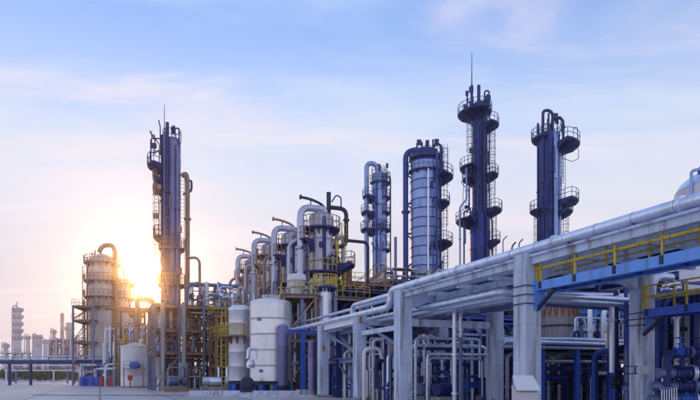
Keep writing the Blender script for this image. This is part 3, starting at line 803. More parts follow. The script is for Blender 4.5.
for v in (0.0, 6.5):
    for (u0, z0), (u1, z1) in zip(LEGS, LEGS[1:]):
        zt = min(z0, z1) - (0.16 if min(z0, z1) > 6 else 0.04)
        if z0 != z1: continue
        m = MB(); a, b = u0 + 0.44, u1 - 0.44
        if z0 > 6:
            m.box((v, (a + b) / 2, zt - 0.14), (0.26, b - a, 0.28)); m.box((v - 0.02, (a + b) / 2, zt + 0.045), (0.46, b - a, 0.09))
        else:
            m.box((v, (a + b) / 2, zt - 0.19), (0.22, b - a, 0.3)); m.box((v, (a + b) / 2, zt - 0.02), (0.36, b - a, 0.05)); m.box((v, (a + b) / 2, zt - 0.355), (0.36, b - a, 0.04))
        m.build('edge_beam', 'concrete' if z0 > 6 else 'white_paint', rack, smooth=False)
for v in (2.1, 4.3):
    MB().box((v, 0.05, 6.32), (0.26, 21.4, 0.34)).build('stringer_beam', 'concrete', rack, smooth=False)
for u in (-8.3, -5.5, -2.7, 2.8, 5.5, 8.3):
    MB().box((3.25, u, 6.22), (6.2, 0.22, 0.2)).build('joist', 'concrete', rack, smooth=False)
for v, u0, u1 in ((0, 17.9, 23.6), (0, 11.6, 16.9)):
    MB().bar((v, u0, 3.4 if u0 > 17 else 3.5), (v, u1, 5.3 if u0 < 17 else 4.9), 0.16, 0.16).build('brace', 'steel_grey', rack)
MB().box((0.0, 14.25, 4.6), (0.2, 5.5, 0.3)).build('tie_beam', 'concrete', rack, smooth=False)
for u in (17.5, 24.8):                                             # rusty cleats
    for z in ((5.5, 3.9) if u > 20 else (5.5,)):
        MB().box((-0.08, u - 0.374, z), (0.2, 0.03, 0.42)).build('cleat', 'rust_orange', rack)
# blue jackets with tie rods that carry the walkways
for v, w, z0, z1 in ((0.0, 0.82, 4.42, 5.6), (6.5, 0.78, 3.75, 4.75)):
    j = MB(); h = w / 2
    j.box((v + h - 0.16 if v < 1 else v - 0.05, -h - 0.05, (z0 + z1) / 2), (0.52, 0.08, z1 - z0))
    if v < 1: j.box((v + h + 0.045, -0.05, (z0 + z1) / 2), (0.08, w, z1 - z0))
    jo = j.build('steel_jacket', 'blue_sky_paint', rack, smooth=False)
    for k in range(3):
        zz = z0 + 0.25 + k * (z1 - z0 - 0.45) / 2
        MB().tube([(v + h, -h - 0.03, zz), (v - h - 0.05, -h - 0.05, zz), (v - h - 0.05, h, zz)], 0.022, 6, bend=0.03).build('tie_rod', 'dark_steel', jo)

# ------------------------------------------------------------------ walkways hung off the columns
def walkway(label, v, u0, u1, z, mt, wd, post_us, hr=1.08):
    t = thing('walkway', label, 'walkway', RO, TH)
    L = abs(u1 - u0); uc = (u0 + u1) / 2
    for s, nm in ((0, 'channel_beam'), (wd, 'channel_beam')):
        m = MB(); m.box((v + s, uc, z), (0.09, L, 0.36)); m.box((v + s + (0.08 if s == 0 else -0.08), uc, z + 0.165), (0.16, L, 0.028)); m.box((v + s + (0.08 if s == 0 else -0.08), uc, z - 0.165), (0.16, L, 0.028))
        m.build(nm, mt, t, smooth=False)
    m = MB()
    n = int(L / 0.5)
    for i in range(n): m.box((v + wd / 2, min(u0, u1) + (i + 0.5) * L / n, z + 0.16), (wd - 0.36, 0.44, 0.05))
    m.build('grating', 'steel_grey', t, smooth=False)
    m = MB()
    for i in range(int(L / 1.9) + 1): m.box((v + wd / 2, min(u0, u1) + 0.1 + i * 1.85, z - 0.02), (wd - 0.1, 0.1, 0.22))
    m.build('cross_member', 'blue_paint', t, smooth=False)
    for s in (0, wd):
        for u in post_us:
            uu = u - (0.0 if s == 0 else 0.55)
            po = MB().box((v + s, uu, z + hr / 2 + 0.1), (0.06, 0.075, hr + 0.1)).build('post', 'yellow_paint', t)
            MB().box((v + s - (0.06 if s == 0 else -0.06), uu, z + 0.02), (0.03, 0.14, 0.28)).build('post_clip', 'dark_steel', po)
        MB().tube([(v + s, u0 + 0.1, z + hr + 0.12), (v + s, u1, z + hr + 0.12)], 0.035, 8).build('top_rail', 'yellow_paint', t)
        MB().tube([(v + s, u0 + 0.1, z + hr * 0.56 + 0.1), (v + s, u1, z + hr * 0.56 + 0.1)], 0.065 if s == 0 else 0.04, 8).build('mid_rail', 'yellow_paint', t)
    MB().box((v + 0.05, u0 - 0.02, z + hr / 2 + 0.1), (0.14, 0.1, hr + 0.2)).build('end_post', 'yellow_paint', t)
    MB().bar((v + 0.1, u0 + 0.1, z - 0.95), (v + 0.1, u0 - 0.95, z - 0.2), 0.12, 0.12).build('knee_brace', 'dark_steel', t)
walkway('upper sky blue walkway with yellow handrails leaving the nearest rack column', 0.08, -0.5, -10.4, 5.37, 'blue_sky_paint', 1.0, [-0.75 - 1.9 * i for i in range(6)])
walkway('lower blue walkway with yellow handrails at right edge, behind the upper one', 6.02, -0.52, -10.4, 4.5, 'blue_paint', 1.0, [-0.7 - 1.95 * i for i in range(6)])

# ------------------------------------------------------------------ pipes lying on the rack
def rack_pipe(label, pts, r, mt='cladding', bands=1.6, **k):
    t = thing('rack_pipe', label, 'pipe', RO, TH)
    pipe(t, pts, r, mt, fl=False, n=16, bands=bands, **k)
    return t
rp = rack_pipe('large pale pipe along the top outer edge of rack, dropping beyond third column', [(0.02, -15, 6.95), (0.02, 12.75, 6.95), (0.02, 12.75, 5.94), (0.02, 44, 5.94)], 0.21, bend=0.62)
for u in (-7.2, -1.6, 5.2): flange(rp, (0.02, u, 6.95), (0, 1, 0), 0.172, 'cladding')
for u in range(-9, 12, 3): MB().box((0.02, u + 0.6, 6.72), (0.3, 0.16, 0.1)).build('shoe', 'steel_grey', rp)
rack_pipe('second pale pipe on rack top stepping down near the bend to lower rack', [(0.78, -15, 6.9), (0.78, 20.6, 6.9), (0.78, 20.6, 5.7)], 0.17)
rack_pipe('thin silver pipe inside rack top, third from the outer edge', [(1.32, -15, 6.8), (1.32, 35, 6.8)], 0.12)
for lab, v, r, mt in (('broad insulated pipe at the middle of rack top', 1.95, 0.28, 'cladding'), ('dull steel pipe on rack top beside the broad one', 2.65, 0.2, 'steel_grey'), ('blue steel pipe on rack top near its centre line', 3.25, 0.18, 'blue_shell'),
                      ('wide silver pipe right of rack centre seen from underneath', 3.95, 0.26, 'cladding'), ('dark steel pipe on rack top right of centre', 4.65, 0.22, 'dark_steel'), ('silver pipe over the inner right row of rack columns', 5.35, 0.2, 'cladding'), ('outermost right pipe on rack top', 6.1, 0.24, 'steel_grey')):
    rack_pipe(lab, [(v, -15, 6.62 + r), (v, 14.0, 6.62 + r), (v, 14.0, 5.75), (v, 38 + v, 5.75)], r, mt, bands=0)
rack_pipe('pale hooped pipe rising above the rack right of the right tower', [(5.8, 4.4, 6.7), (5.8, 4.4, 8.55), (5.8, 0.9, 8.55), (5.8, 0.9, 6.7)], 0.34, bands=0, bend=0.9)
mid = [('white pipe under the rack nearest its outer columns, turning right past the drum', 1.0, 5.68, 0.14, 'cladding', 3.2, 26), ('twin white pipe under rack next inside the outermost one', 1.5, 5.5, 0.12, 'cladding', 3.7, 30), ('widest silver pipe under the rack, behind tall columns', 3.0, 5.62, 0.17, 'cladding', 4.4, 24),
       ('dull pipe below rack top in the shadowed middle', 4.2, 5.5, 0.15, 'steel_grey', 5.0, 30), ('white pipe under rack along its far row of columns', 5.5, 5.66, 0.16, 'cladding', 5.6, 26)]
for lab, v, z, r, mt, u0, u1 in mid:
    rack_pipe(lab, [(13.5 - v * 0.5, u0, 3.8), (13.5 - v * 0.5, u0, z), (v, u0, z), (v, u1, z), (v, u1, 0)], r, mt, bands=2.2)
rp = thing('pipe_loop', 'white goalpost shaped pipe loop hanging under the rack top', 'pipe', RO, TH)
pipe(rp, [(2.2, 9.0, 3.9), (2.2, 9.0, 5.75), (3.9, 9.0, 5.75), (3.9, 9.0, 6.5)], 0.13, 'cladding'); pipe(rp, [(2.8, 9.3, 3.9), (2.8, 9.3, 5.5), (4.3, 9.3, 5.5), (4.3, 9.3, 6.4)], 0.11, 'cladding')
pipe(rp, [(2.2, 9.0, 0.0), (2.2, 9.0, 3.95)], 0.13, 'cladding'); pipe(rp, [(2.8, 9.3, 0), (2.8, 9.3, 3.95)], 0.11, 'steel_grey')

# ------------------------------------------------------------------ steel frames and pipe tangles
def frame(label, o, W, D, nx, ny, levels, cmt, bmt, decks=(), rails=None, rz=TH, name='steel_frame', brace=True, cw=0.3, cat='steel frame', skip=()):
    t = thing(name, label, cat, o, rz)
    xs = [W * i / nx for i in range(nx + 1)]; ys = [D * i / ny for i in range(ny + 1)]
    top = levels[-1]
    for x in xs:
        for y in ys:
            MB().ibeam((x, y, 0), (x, y, top), cw, cw, 0.05).build('column', cmt, t, smooth=False)
    for li, z in enumerate(levels):
        for y in ys:
            for a, b in zip(xs, xs[1:]): MB().ibeam((a + cw / 2, y, z - 0.16), (b - cw / 2, y, z - 0.16), cw * 0.7, 0.3, 0.04).build('beam', bmt, t, smooth=False)
        for x in xs:
            for a, b in zip(ys, ys[1:]): MB().ibeam((x, a + cw / 2, z - 0.165), (x, b - cw / 2, z - 0.165), cw * 0.7, 0.3, 0.04).build('beam', bmt, t, smooth=False)
        if li in decks:
            d = MB().box((W / 2, D / 2, z + 0.035), (W + 0.5, D + 0.5, 0.06)).build('deck', 'steel_grey', t, smooth=False)
            if rails:
                MB().rail([(-0.2, -0.2, z + 0.06), (W + 0.2, -0.2, z + 0.06), (W + 0.2, D + 0.2, z + 0.06), (-0.2, D + 0.2, z + 0.06)], 1.1, 1.4, 0.055, True).build('railing', rails, d)
    if brace:
        zz = [0.0] + list(levels)
        for k, (a, b) in enumerate(zip(zz, zz[1:])):
            i = k % nx
            MB().bar((xs[i], 0.02, a + 0.1), (xs[i + 1], 0.02, b - 0.3), 0.12, 0.12).build('brace', bmt, t, smooth=False)
            MB().bar((0.02, ys[0], a + 0.1), (0.02, ys[1], b - 0.3), 0.12, 0.12).build('brace', bmt, t, smooth=False)
    return t

def tangle(label, o, W, D, z0, z1, n, seed, mts, rr=(0.06, 0.16), rz=TH, vessels=0, vmt='cladding', valves=0.4, headers=2, cat='pipework'):
    t = thing('pipework', label, cat, o, rz)
    g_ = random.Random(seed)
    for k in range(headers):
        z = z0 + (z1 - z0) * (0.35 + 0.6 * k / max(1, headers - 1)) * (0.95 + g_.random() * 0.08); y = D * g_.uniform(0.0, 0.7); r = g_.uniform(*rr) * 1.25
        h = pipe(t, [(0, y, z0), (0, y, z), (W, y, z), (W, y, z0)], r, g_.choice(mts), n=10)
        for s in range(1, 3): MB().bar((W * s / 3, y, z0), (W * s / 3, y, z - r), 0.12).build('support', 'dark_steel', h)
    for i in range(n):
        clampx = lambda q: min(W + 0.3, max(-0.3, q))
        x, y = g_.uniform(0, W), g_.uniform(0, D); r = g_.uniform(*rr); mt = g_.choice(mts); z = g_.uniform(z0 + 0.35 * (z1 - z0), z1)
        kind = g_.random()
        if kind < 0.35: pts = [(x, y, z0), (x, y, z)] + [(clampx(x + g_.choice((-1, 1)) * g_.uniform(0.6, 2.2)), y, z), ]; pts.append((pts[-1][0], y, g_.uniform(z0 + 0.1, z - 0.6)))
        elif kind < 0.6: pts = [(x, y, z0), (x, y, z), (x, y + g_.uniform(0.8, 2.5), z)]; pts.append((x, pts[-1][1], z0))
        elif kind < 0.8: x2 = clampx(x + g_.choice((-1, 1)) * g_.uniform(1.5, 4)); pts = [(x, y, z0), (x, y, z), (x2, y, z), (x2, y, z0)]
        else: pts = [(x, y, z0), (x, y, z1)]
        p = pipe(t, pts, r, mt, n=8)
        if g_.random() < valves:
            zz = z0 + g_.uniform(0.7, 1.5)
            if zz < z - 0.6: valve(p, (x, y, zz), (0, 0, 1), r * 1.1, g_.choice(('blue_paint', 'dark_steel', 'steel_grey')))
    # conduits and small headers at many heights, tied to slim posts
    for i in range(n // 4):
        z = g_.uniform(z0 + 0.3, z1); y = g_.uniform(-0.2, D); a_ = g_.uniform(0, W * 0.6); b_ = min(W, a_ + g_.uniform(0.25, 0.7) * W)
        c_ = MB().tube([(a_, y, z), (b_, y, z)], g_.uniform(0.03, 0.075), 7).build('conduit', g_.choice(mts), t)
        for xx in (a_ + 0.08, b_ - 0.08): MB().bar((xx, y, z0), (xx, y, z + 0.03), 0.07).build('conduit_post', 'dark_steel', c_)
        if g_.random() < 0.6: valve(c_, ((a_ + b_) / 2, y, z), (1, 0, 0), 0.09, g_.choice(('blue_paint', 'steel_grey', 'red_paint')))
        if g_.random() < 0.5: MB().box((a_ + 0.08, y - 0.1, min(z, z0 + 1.5)), (0.3, 0.14, 0.42)).build('junction_box', g_.choice(('white_paint', 'steel_grey', 'navy_steel')), c_)
    for i in range(vessels):
        x, y = W * (i + 0.5) / vessels + g_.uniform(-.4, .4), D * g_.uniform(0.35, 0.8); r = g_.uniform(0.45, 0.7); h = g_.uniform(1.6, 2.6)
        MB().lathe([(0, 0.45), (r * 0.7, 0.5), (r, 0.75), (r, h - 0.3), (r * 0.75, h - 0.07), (0, h)], 18).build('vessel', vmt, t, (x, y, z0))
        m = MB()
        for a in range(3): m.bar((r * 0.8 * math.cos(a * 2.1), r * 0.8 * math.sin(a * 2.1), 0), (r * 0.8 * math.cos(a * 2.1), r * 0.8 * math.sin(a * 2.1), 0.8), 0.12)
        m.build('vessel_legs', 'dark_steel', t, (x, y, z0))
    return t

COOL = ['cladding', 'cladding', 'steel_grey', 'blue_shell', 'navy_steel', 'white_paint']
DARK = ['navy_steel', 'dark_steel', 'blue_shell', 'steel_grey', 'navy_steel']
WARM = ['brown_pipe', 'lilac_shell', 'cladding', 'steel_grey', 'pale_shell', 'white_paint']

# right: drum deck on blue posts
dk = frame('blue posted steel deck carrying the ribbed drum behind the rack', R(8.6, 9.2), 11.0, 9.0, 4, 2, (3.75,), 'blue_paint', 'navy_steel', (0,), None, brace=False, cw=0.26)
for k, (uu, zz, r) in enumerate(((-0.25, 3.98, 0.13), (-0.55, 3.72, 0.12), (-0.2, 3.45, 0.1))):
    pipe(dk, [(-3.2, uu, zz - 0.12 * (k == 0)), (2.0, uu, zz), (12.5, uu, zz)], r, 'cladding', n=10, fl=False, name='edge_pipe')
d = thing('ribbed_drum', 'large grey ribbed drum with rust streaked rim on the blue posted deck', 'drum', Vector((at(558.5, 376, 42).x, 42, 3.82)))
MB().lathe([(0, 0), (1.2, 0), (1.2, 2.62), (1.0, 2.85), (0, 2.95)], 40).build('body', 'drum_grey', d)
for i in range(34):
    a = 2 * PI * i / 34
    piece('rib', 'drum_rib', lambda: MB().box((0, 0, 1.28), (0.05, 0.07, 2.4)), 'drum_grey', d, (1.22 * math.cos(a), 1.22 * math.sin(a), 0.02), rz=a)
    if i % 2: piece('rim_cap', 'drum_cap', lambda: MB().lathe([(0, -0.55), (0.07, -0.5), (0.15, -0.12), (0.17, 0.05), (0.1, 0.2), (0, 0.24)], 8), 'rust_orange', d, (1.23 * math.cos(a), 1.23 * math.sin(a), 2.5))
MB().lathe([(1.27, 0), (1.31, 0.02), (1.31, 0.08), (1.27, 0.1)], 40).build('hoop', 'dark_steel', d, (0, 0, 1.3))
ring = thing('pipe_ring_main', 'white pipes curving round above the ribbed drum to the right', 'pipe', (d.location.x, d.location.y, 3.82))
for k, (z, rr_) in enumerate(((3.25, 1.25), (2.98, 1.5), (3.45, 1.0))):
    pts = [(-rr_, 0.6, 0.0), (-rr_, 0.6, z)] + [(rr_ * math.cos(PI + i * PI / 6), rr_ * math.sin(PI + i * PI / 6), z) for i in range(0, 5)] + [(2.4 + k * 0.5, -0.9 - 0.2 * k, z - 0.08), (4.6 + k * 0.4, -0.7 - 0.2 * k, z - 0.25), (4.6 + k * 0.4, -0.7 - 0.2 * k, 0.0)]
    pipe(ring, pts, 0.15, 'cladding', fl=False, n=12, bend=0.3)
for k, (px, y0, r, mt) in enumerate(((590, 300, 0.17, 'cladding'), (603.5, 306, 0.2, 'cladding'), (618.5, 290, 0.07, 'white_paint'), (612, 318, 0.1, 'cladding'), (581, 325, 0.12, 'steel_grey'))):
    Y = 39.5 + 0.35 * k
    p = at(px, y0, Y)
    q = thing('standpipe', ('pale standpipe rising from drum deck just right of the drum', 'thickest pale standpipe on drum deck, with a branch', 'thin white standpipe tallest on the drum deck', 'short silver standpipe near right end of drum deck', 'dull short standpipe close against the ribbed drum')[k], 'pipe', (p.x, Y, 3.82))
    pipe(q, [(0, 0, 0), (0, 0, p.z - 3.82)] + ([(1.6, 0.4, p.z - 3.82)] if k in (0, 1) else []), r, mt, n=12); flange(q, (0, 0, 0.1), (0, 0, 1), r, mt)
tangle('low tangle of pale pipes on drum deck right of the ribbed drum', R(13.2, 10.0, 3.82), 6.0, 5.0, 0, 1.9, 22, 5, COOL, (0.06, 0.13), valves=0.3, headers=4)
tangle('shadowed standpipes and valves under the blue posted drum deck', R(8.9, 9.8), 10.0, 6.0, 0, 3.4, 64, 8, COOL + ['navy_steel', 'blue_paint', 'white_paint'], (0.06, 0.14), vessels=3, vmt='navy_steel', headers=5)
tangle('dark pipework deeper behind the drum deck', R(8, 19.5), 16.0, 6.0, 0, 6.5, 60, 21, COOL + DARK, (0.08, 0.2), vessels=4, vmt='blue_shell')
# bright blue portal above the drum deck
pt = frame('bright blue steel portal above and right of the ribbed drum', R(12.6, 13.6), 9.0, 2.5, 2, 1, (6.6, 7.7), 'blue_sky_paint', 'blue_sky_paint', (), None, brace=False, cw=0.36)
MB().box((4.5, 1.2, 7.77), (9.4, 3.0, 0.1)).build('roof_plate', 'blue_paint', pt, smooth=False)
tangle('blue shadowed pipework filling the far right behind the lower walkway', R(9.0, 0.5), 8.0, 5.0, 0, 6.3, 46, 31, COOL + ['navy_steel', 'blue_paint'], (0.08, 0.2), vessels=2, vmt='blue_shell', headers=6)
fr = frame('navy steel frame at the right edge behind the valves', R(9.6, -3.5), 9.0, 6.5, 3, 2, (2.9, 5.6), 'navy_steel', 'navy_steel', (1,), None, cw=0.3)
for k, (px, r, Y, zt, mt, lab) in enumerate(((691, 0.56, 32, 7.4, 'white_paint', 'thick pale upright vessel at the right edge behind lower walkway'), (651.5, 0.24, 33, 7.2, 'cladding', 'pale upright pipe just right of second row rack column'), (664, 0.2, 34, 7.0, 'cladding', 'upright silver pipe between second row column and right edge vessel'), (681.5, 0.3, 35.5, 7.3, 'cladding', 'silver upright pipe close left of the right edge vessel'))):
    q = thing('upright_vessel' if k == 0 else 'upright_pipe', lab, 'vessel' if k == 0 else 'pipe', (at(px, 376, Y).x, Y, 0))
    if k == 0:
        shell(q, 0, 0, r, 0.4, zt, 5, mt); skirt(q, r, 0.4, 'concrete_dark')
    else:
        pipe(q, [(0, 0, 0), (0, 0, zt), (1.4, 0.6, zt)], r, mt, n=14)
q = thing('pipe_header', 'white horizontal header with thin droppers behind the lower walkway', 'pipe', (at(656, 376, 33.4).x, 33.4, 0))
pipe(q, [(0, 0, 0), (0, 0, 4.35), (3.4, 0.5, 4.35), (3.4, 0.5, 0)], 0.17, 'white_paint', n=12)
for i in range(4): pipe(q, [(0.5 + i * 0.62, 0.1 + i * 0.09, 4.3), (0.5 + i * 0.62, 0.1 + i * 0.09, 6.2 if i % 2 else 2.0)], 0.08, 'white_paint', fl=False)

# foreground valve manifold, lower right
vm = thing('valve_manifold', 'stack of dark blue valves and grey pipes at the lower right corner', 'valve manifold', at(650, 376, 24.5) * 1.0, 0)
vm.location.z = 0
for k, (z, r, x0) in enumerate(((2.68, 0.15, 0.7), (1.82, 0.22, 0.35), (1.28, 0.2, 0.15), (0.75, 0.18, 0.1))):
    p = pipe(vm, [(x0, 0.1 * k, 0.0), (x0, 0.1 * k, z), (5.5, 0.1 * k, z)] if k == 0 else [(x0, 0.1 * k, z), (6.2, 0.1 * k, z)], r, 'steel_grey' if k else 'navy_steel', n=14, fl=False)
    for i, x in enumerate((1.25, 1.95, 2.7, 3.6)):
        xx = x + 0.13 * k
        valve(p, (xx, 0.1 * k, z), (1, 0, 0), r * 0.95, 'blue_paint' if (i + k) % 3 == 0 else 'navy_steel')
        flange(p, (xx + 0.42, 0.1 * k, z), (1, 0, 0), r, 'cladding' if (i + k) % 2 else 'steel_grey')
for i in range(7): MB().tube([(0.35 + i * 0.1, -0.25, 0.05), (0.35 + i * 0.1, -0.25, 1.15 + 0.02 * i), (0.35 + i * 0.1, 0.1, 1.3)], 0.025, 6).build('sample_tube', 'cladding', vm)
for x in (0.9, 2.3, 3.3): MB().bar((x, 0.45, 0), (x, 0.45, 2.6), 0.12).build('support', 'navy_steel', vm)
MB().box((2.6, 0.2, 0.06), (5.4, 1.4, 0.12)).build('base_slab', 'concrete_dark', vm)
b = thing('sign_board', 'small white board on a dark bracket strapped to second row column', 'sign', at(636.5, 370, 26.4), TH)
MB().box((0.36, -0.08, 0.0), (0.56, 0.03, 0.36)).build('board', 'sign_white', b)
m = MB(); m.bar((-0.75, 0, 0.16), (0.06, 0, 0.16), 0.04); m.bar((-0.75, 0, -0.16), (0.06, 0, -0.16), 0.04); m.bar((-0.75, 0, -0.18), (-0.75, 0, 0.18), 0.04); m.bar((-0.05, 0.02, -0.18), (-0.05, 0.02, 0.18), 0.05)
m.bar((-0.05, 0, 0.16), (-0.05, 0.5, 0.16), 0.04); m.bar((-0.05, 0, -0.16), (-0.05, 0.5, -0.16), 0.04)
m.build('bracket', 'dark_steel', b)

# lectern style information board in front of the nearest column
b = thing('information_stand', 'grey pedestal with slanted white top in front of nearest rack column', 'information stand', (at(526, 376, 17).x, 17.0, 0), rad(4))
MB().add([(-0.33, -0.15, 0), (0.29, -0.15, 0), (0.29, 0.25, 0), (-0.33, 0.25, 0), (-0.33, -0.15, 1.24), (0.29, -0.15, 1.24), (0.29, 0.25, 1.44), (-0.33, 0.25, 1.44)], [(3, 2, 1, 0), (4, 5, 6, 7), (0, 1, 5, 4), (1, 2, 6, 5), (2, 3, 7, 6), (3, 0, 4, 7)]).build('pedestal', 'far_grey', b, smooth=False)
MB().add([(-0.37, -0.24, 1.29), (0.33, -0.24, 1.29), (0.36, 0.42, 1.67), (-0.24, 0.42, 1.67), (-0.37, -0.24, 1.34), (0.33, -0.24, 1.34), (0.36, 0.42, 1.72), (-0.24, 0.42, 1.72)], [(3, 2, 1, 0), (4, 5, 6, 7), (0, 1, 5, 4), (1, 2, 6, 5), (2, 3, 7, 6), (3, 0, 4, 7)]).build('slanted_panel', 'sign_white', b, smooth=False)

# centre: pipework seen between the tall columns
tangle('silver pipes and risers framed between the tall rack columns', R(1.0, 13.0), 5.6, 5.5, 0, 4.4, 40, 3, COOL, (0.06, 0.13), vessels=2, vmt='white_paint', headers=6)
q = thing('pipe_portal', 'white goalpost pipes standing on the ground between tall rack columns', 'pipe', R(1.2, 11.9), TH)
for k, (x0, x1, z, r) in enumerate(((0.9, 5.3, 3.05, 0.1), (1.15, 5.05, 2.8, 0.08), (0.3, 5.0, 4.05, 0.1), (0.1, 5.6, 3.6, 0.12))):
    pipe(q, [(x0, 0.2 * k, 0), (x0, 0.2 * k, z), (x1, 0.2 * k, z), (x1, 0.2 * k, 0.4 if k < 2 else 1.6)], r, 'cladding', n=10, fl=k != 1)
fr = frame('navy steel frame under and behind the middle of the rack', R(0.8, 19), 7.5, 9.0, 2, 2, (3.0, 5.2), 'navy_steel', 'steel_grey', (0,), None)
tangle('dark pipework on the frame behind the middle rack columns', R(1.2, 20), 7.0, 8.0, 0, 6.3, 70, 14, COOL + ['navy_steel', 'blue_paint', 'brown_pipe'], (0.08, 0.18), vessels=4, vmt='steel_grey', headers=6)
tangle('pale and rusty pipework between the two low rack columns', R(1.0, 22.5), 4.5, 7.0, 0, 5.0, 34, 17, WARM + ['cladding'], (0.06, 0.14), vessels=1, vmt='white_paint', headers=4)
q = Tower('upright_tank', 'white upright tank partly hidden behind the two low rack columns', 342.5, 50, 'tank')
shell(q.root, 0, 0, 8.5 / q.S, 0.9, q.Z(331), 4, 'white_paint'); skirt(q.root, 8.5 / q.S, 0.9, 'concrete_dark')
for px in (344.5, 347): q.pipe([(px, 385, -0.95), (px, 330, -0.95)], 0.6, 'steel_grey', fl=False)
q = thing('electrical_cabinet', 'weathered white cabinet with rusty foot between middle rack columns', 'cabinet', at(375, 376, 42.5) * 1.0, TH); q.location.z = 0
MB().box((0, 0, 1.15), (1.5, 0.7, 1.9)).build('cabinet_body', 'white_paint', q, smooth=False)
for s in (-0.37, 0.37):
    dr = MB().box((s, -0.365, 1.15), (0.70, 0.03, 1.78)).build('door', 'white_paint', q, smooth=False); MB().box((s + 0.25, -0.395, 1.2), (0.04, 0.03, 0.22)).build('handle', 'dark_steel', dr)
MB().box((0, 0, 0.1), (1.6, 0.8, 0.2)).build('foot', 'rust_orange', q, smooth=False)
q = thing('stepped_pipe', 'white pipe with a zigzag step beside the third tall rack column', 'pipe', at(381, 376, 40.5) * 1.0, TH); q.location.z = 0
pipe(q, [(-1.2, 0.1, 0), (-1.2, 0.1, 3.55), (0.0, 0, 3.55), (0.0, 0, 2.75), (1.5, 0, 2.75), (1.5, 0, 0)], 0.14, 'white_paint', n=12, fl=False)

# big tank and loop frame at the right edge, above the rack
q = Tower('storage_tank', 'huge pale domed tank rising above the rack at the right edge', 741, 62, 'tank')
r = 59 / q.S
shell(q.root, 0, 0, r, 0.0, q.Z(189), 10, 'white_paint', head=False, nseg=56, lip=0.004)
MB().lathe([(r, 0), (r * 0.93, 0.75), (r * 0.8, 1.4), (r * 0.55, 2.1), (r * 0.28, 2.6), (0, 2.8)], 56).build('dome_roof', 'cladding', q.root, (0, 0, q.Z(189) + 0.03))
q.pipe([(683, None, -r * 0.25), (683, 176, -r * 0.25), (712, 170, -r * 0.25), (712, 190, -r * 0.25)], 1.6, 'blue_shell_pale', fl=False, bend=0.3)
q.pipe([(692, 190, -r * 0.2), (692, 172, -r * 0.2), (702, 166, -r * 0.2), (720, 166, -r * 0.2), (720, 185, -r * 0.2)], 1.2, 'blue_shell', fl=False)

# ------------------------------------------------------------------ behind the rack: decks at the foot of the towers
fr = frame('navy steel deck with yellow railings at the foot of stout tower', Vector((at(386, 376, 80).x, 79, 0)), 11, 9, 3, 2, (5.0, 9.6, 14.4), 'navy_steel', 'navy_steel', (1, 2), 'yellow_paint', rz=TH * 0.6)
tangle('pipework on the yellow railed deck by the stout tower', Vector((at(388, 376, 80).x, 80, 14.5)), 9, 5, 0, 2.1, 18, 41, DARK + WARM, (0.1, 0.2), rz=TH * 0.6)
fr = frame('rusty brown steel deck with yellow railings right of the column row', Vector((at(336, 376, 74).x, 73, 0)), 7.5, 8, 2, 2, (4.5, 9.0, 13.3), 'rust_steel', 'brown_pipe', (1, 2), 'yellow_paint', rz=TH)
tangle('brown and silver pipework inside the rusty deck', Vector((at(338, 376, 74).x, 74, 0)), 7, 6, 0, 12.2, 44, 43, WARM + DARK, (0.1, 0.22), vessels=3, vmt='pale_shell')
q = thing('vent_stack', 'rust red vertical stack standing between column row and pale blue tower', 'stack', (at(349, 376, 66).x, 66, 0))
MB().lathe([(0, 0), (0.42, 0), (0.42, 9), (0.33, 9.1), (0.33, EYE + 115 / (FPX / 66)), (0, EYE + 115 / (FPX / 66))], 14).build('stack_pipe', 'rust_steel', q)
for z in (3, 6, 9, 12): flange(q, (0, 0, z), (0, 0, 1), 0.34, 'rust_steel')
q = thing('vent_stack', 'thin grey pole stack left of the stout blue tower', 'stack', (at(395.5, 376, 84).x, 84, 0))
MB().cyl((0, 0, 0), (0, 0, EYE + 139 / (FPX / 84)), 0.22, 0.2, 10).build('stack_pipe', 'steel_grey', q); flange(q, (0, 0, 15), (0, 0, 1), 0.22)
st = thing('stairway', 'steep brown stairway climbing right to the yellow railed decks', 'stairs', (at(344, 376, 69).x, 69, 0))
z0, z1 = 10.4, 14.2; x1 = (at(386, 376, 69).x - at(344, 376, 69).x)
for y in (0, 0.9):
    MB().bar((0, y, z0), (x1, y, z1), 0.08, 0.3).build('stringer', 'brown_pipe', st)
    MB().bar((0, y, z0 + 1.1), (x1, y, z1 + 1.1), 0.06).build('handrail', 'yellow_paint', st)
    for i in range(5): MB().bar((x1 * i / 4, y, z0 + (z1 - z0) * i / 4), (x1 * i / 4, y, z0 + (z1 - z0) * i / 4 + 1.1), 0.06).build('baluster', 'yellow_paint', st)
m = MB()
for i in range(18): m.box((x1 * (i + 0.5) / 18, 0.45, z0 + (z1 - z0) * (i + 0.5) / 18), (0.26, 0.86, 0.04))
m.build('treads', 'steel_grey', st)
for x in (0.05, x1 - 0.05): MB().bar((x, 0.45, 0), (x, 0.45, z0 if x < 1 else z1), 0.2).build('leg', 'rust_steel', st)
tangle('far dark pipework closing the view behind the rack', R(6, 34), 26, 8, 0, 9.5, 80, 51, DARK + ['brown_pipe'], (0.12, 0.3), vessels=6, vmt='blue_shell')
frame('far navy steel frame closing the view behind the rack', R(7, 36), 26, 8, 6, 1, (3.5, 7.0, 10.5), 'navy_steel', 'navy_steel', (0, 1, 2), 'brown_pipe')
tangle('far pipework behind the navy frame near the right edge', R(24, 8), 14, 8, 0, 9, 50, 52, DARK, (0.12, 0.28), vessels=4, vmt='blue_shell')
frame('tall navy frame beyond the right end of drum deck', R(21, 4), 12, 10, 3, 2, (3.5, 7.0, 9.0), 'navy_steel', 'blue_paint', (0, 1, 2), None)
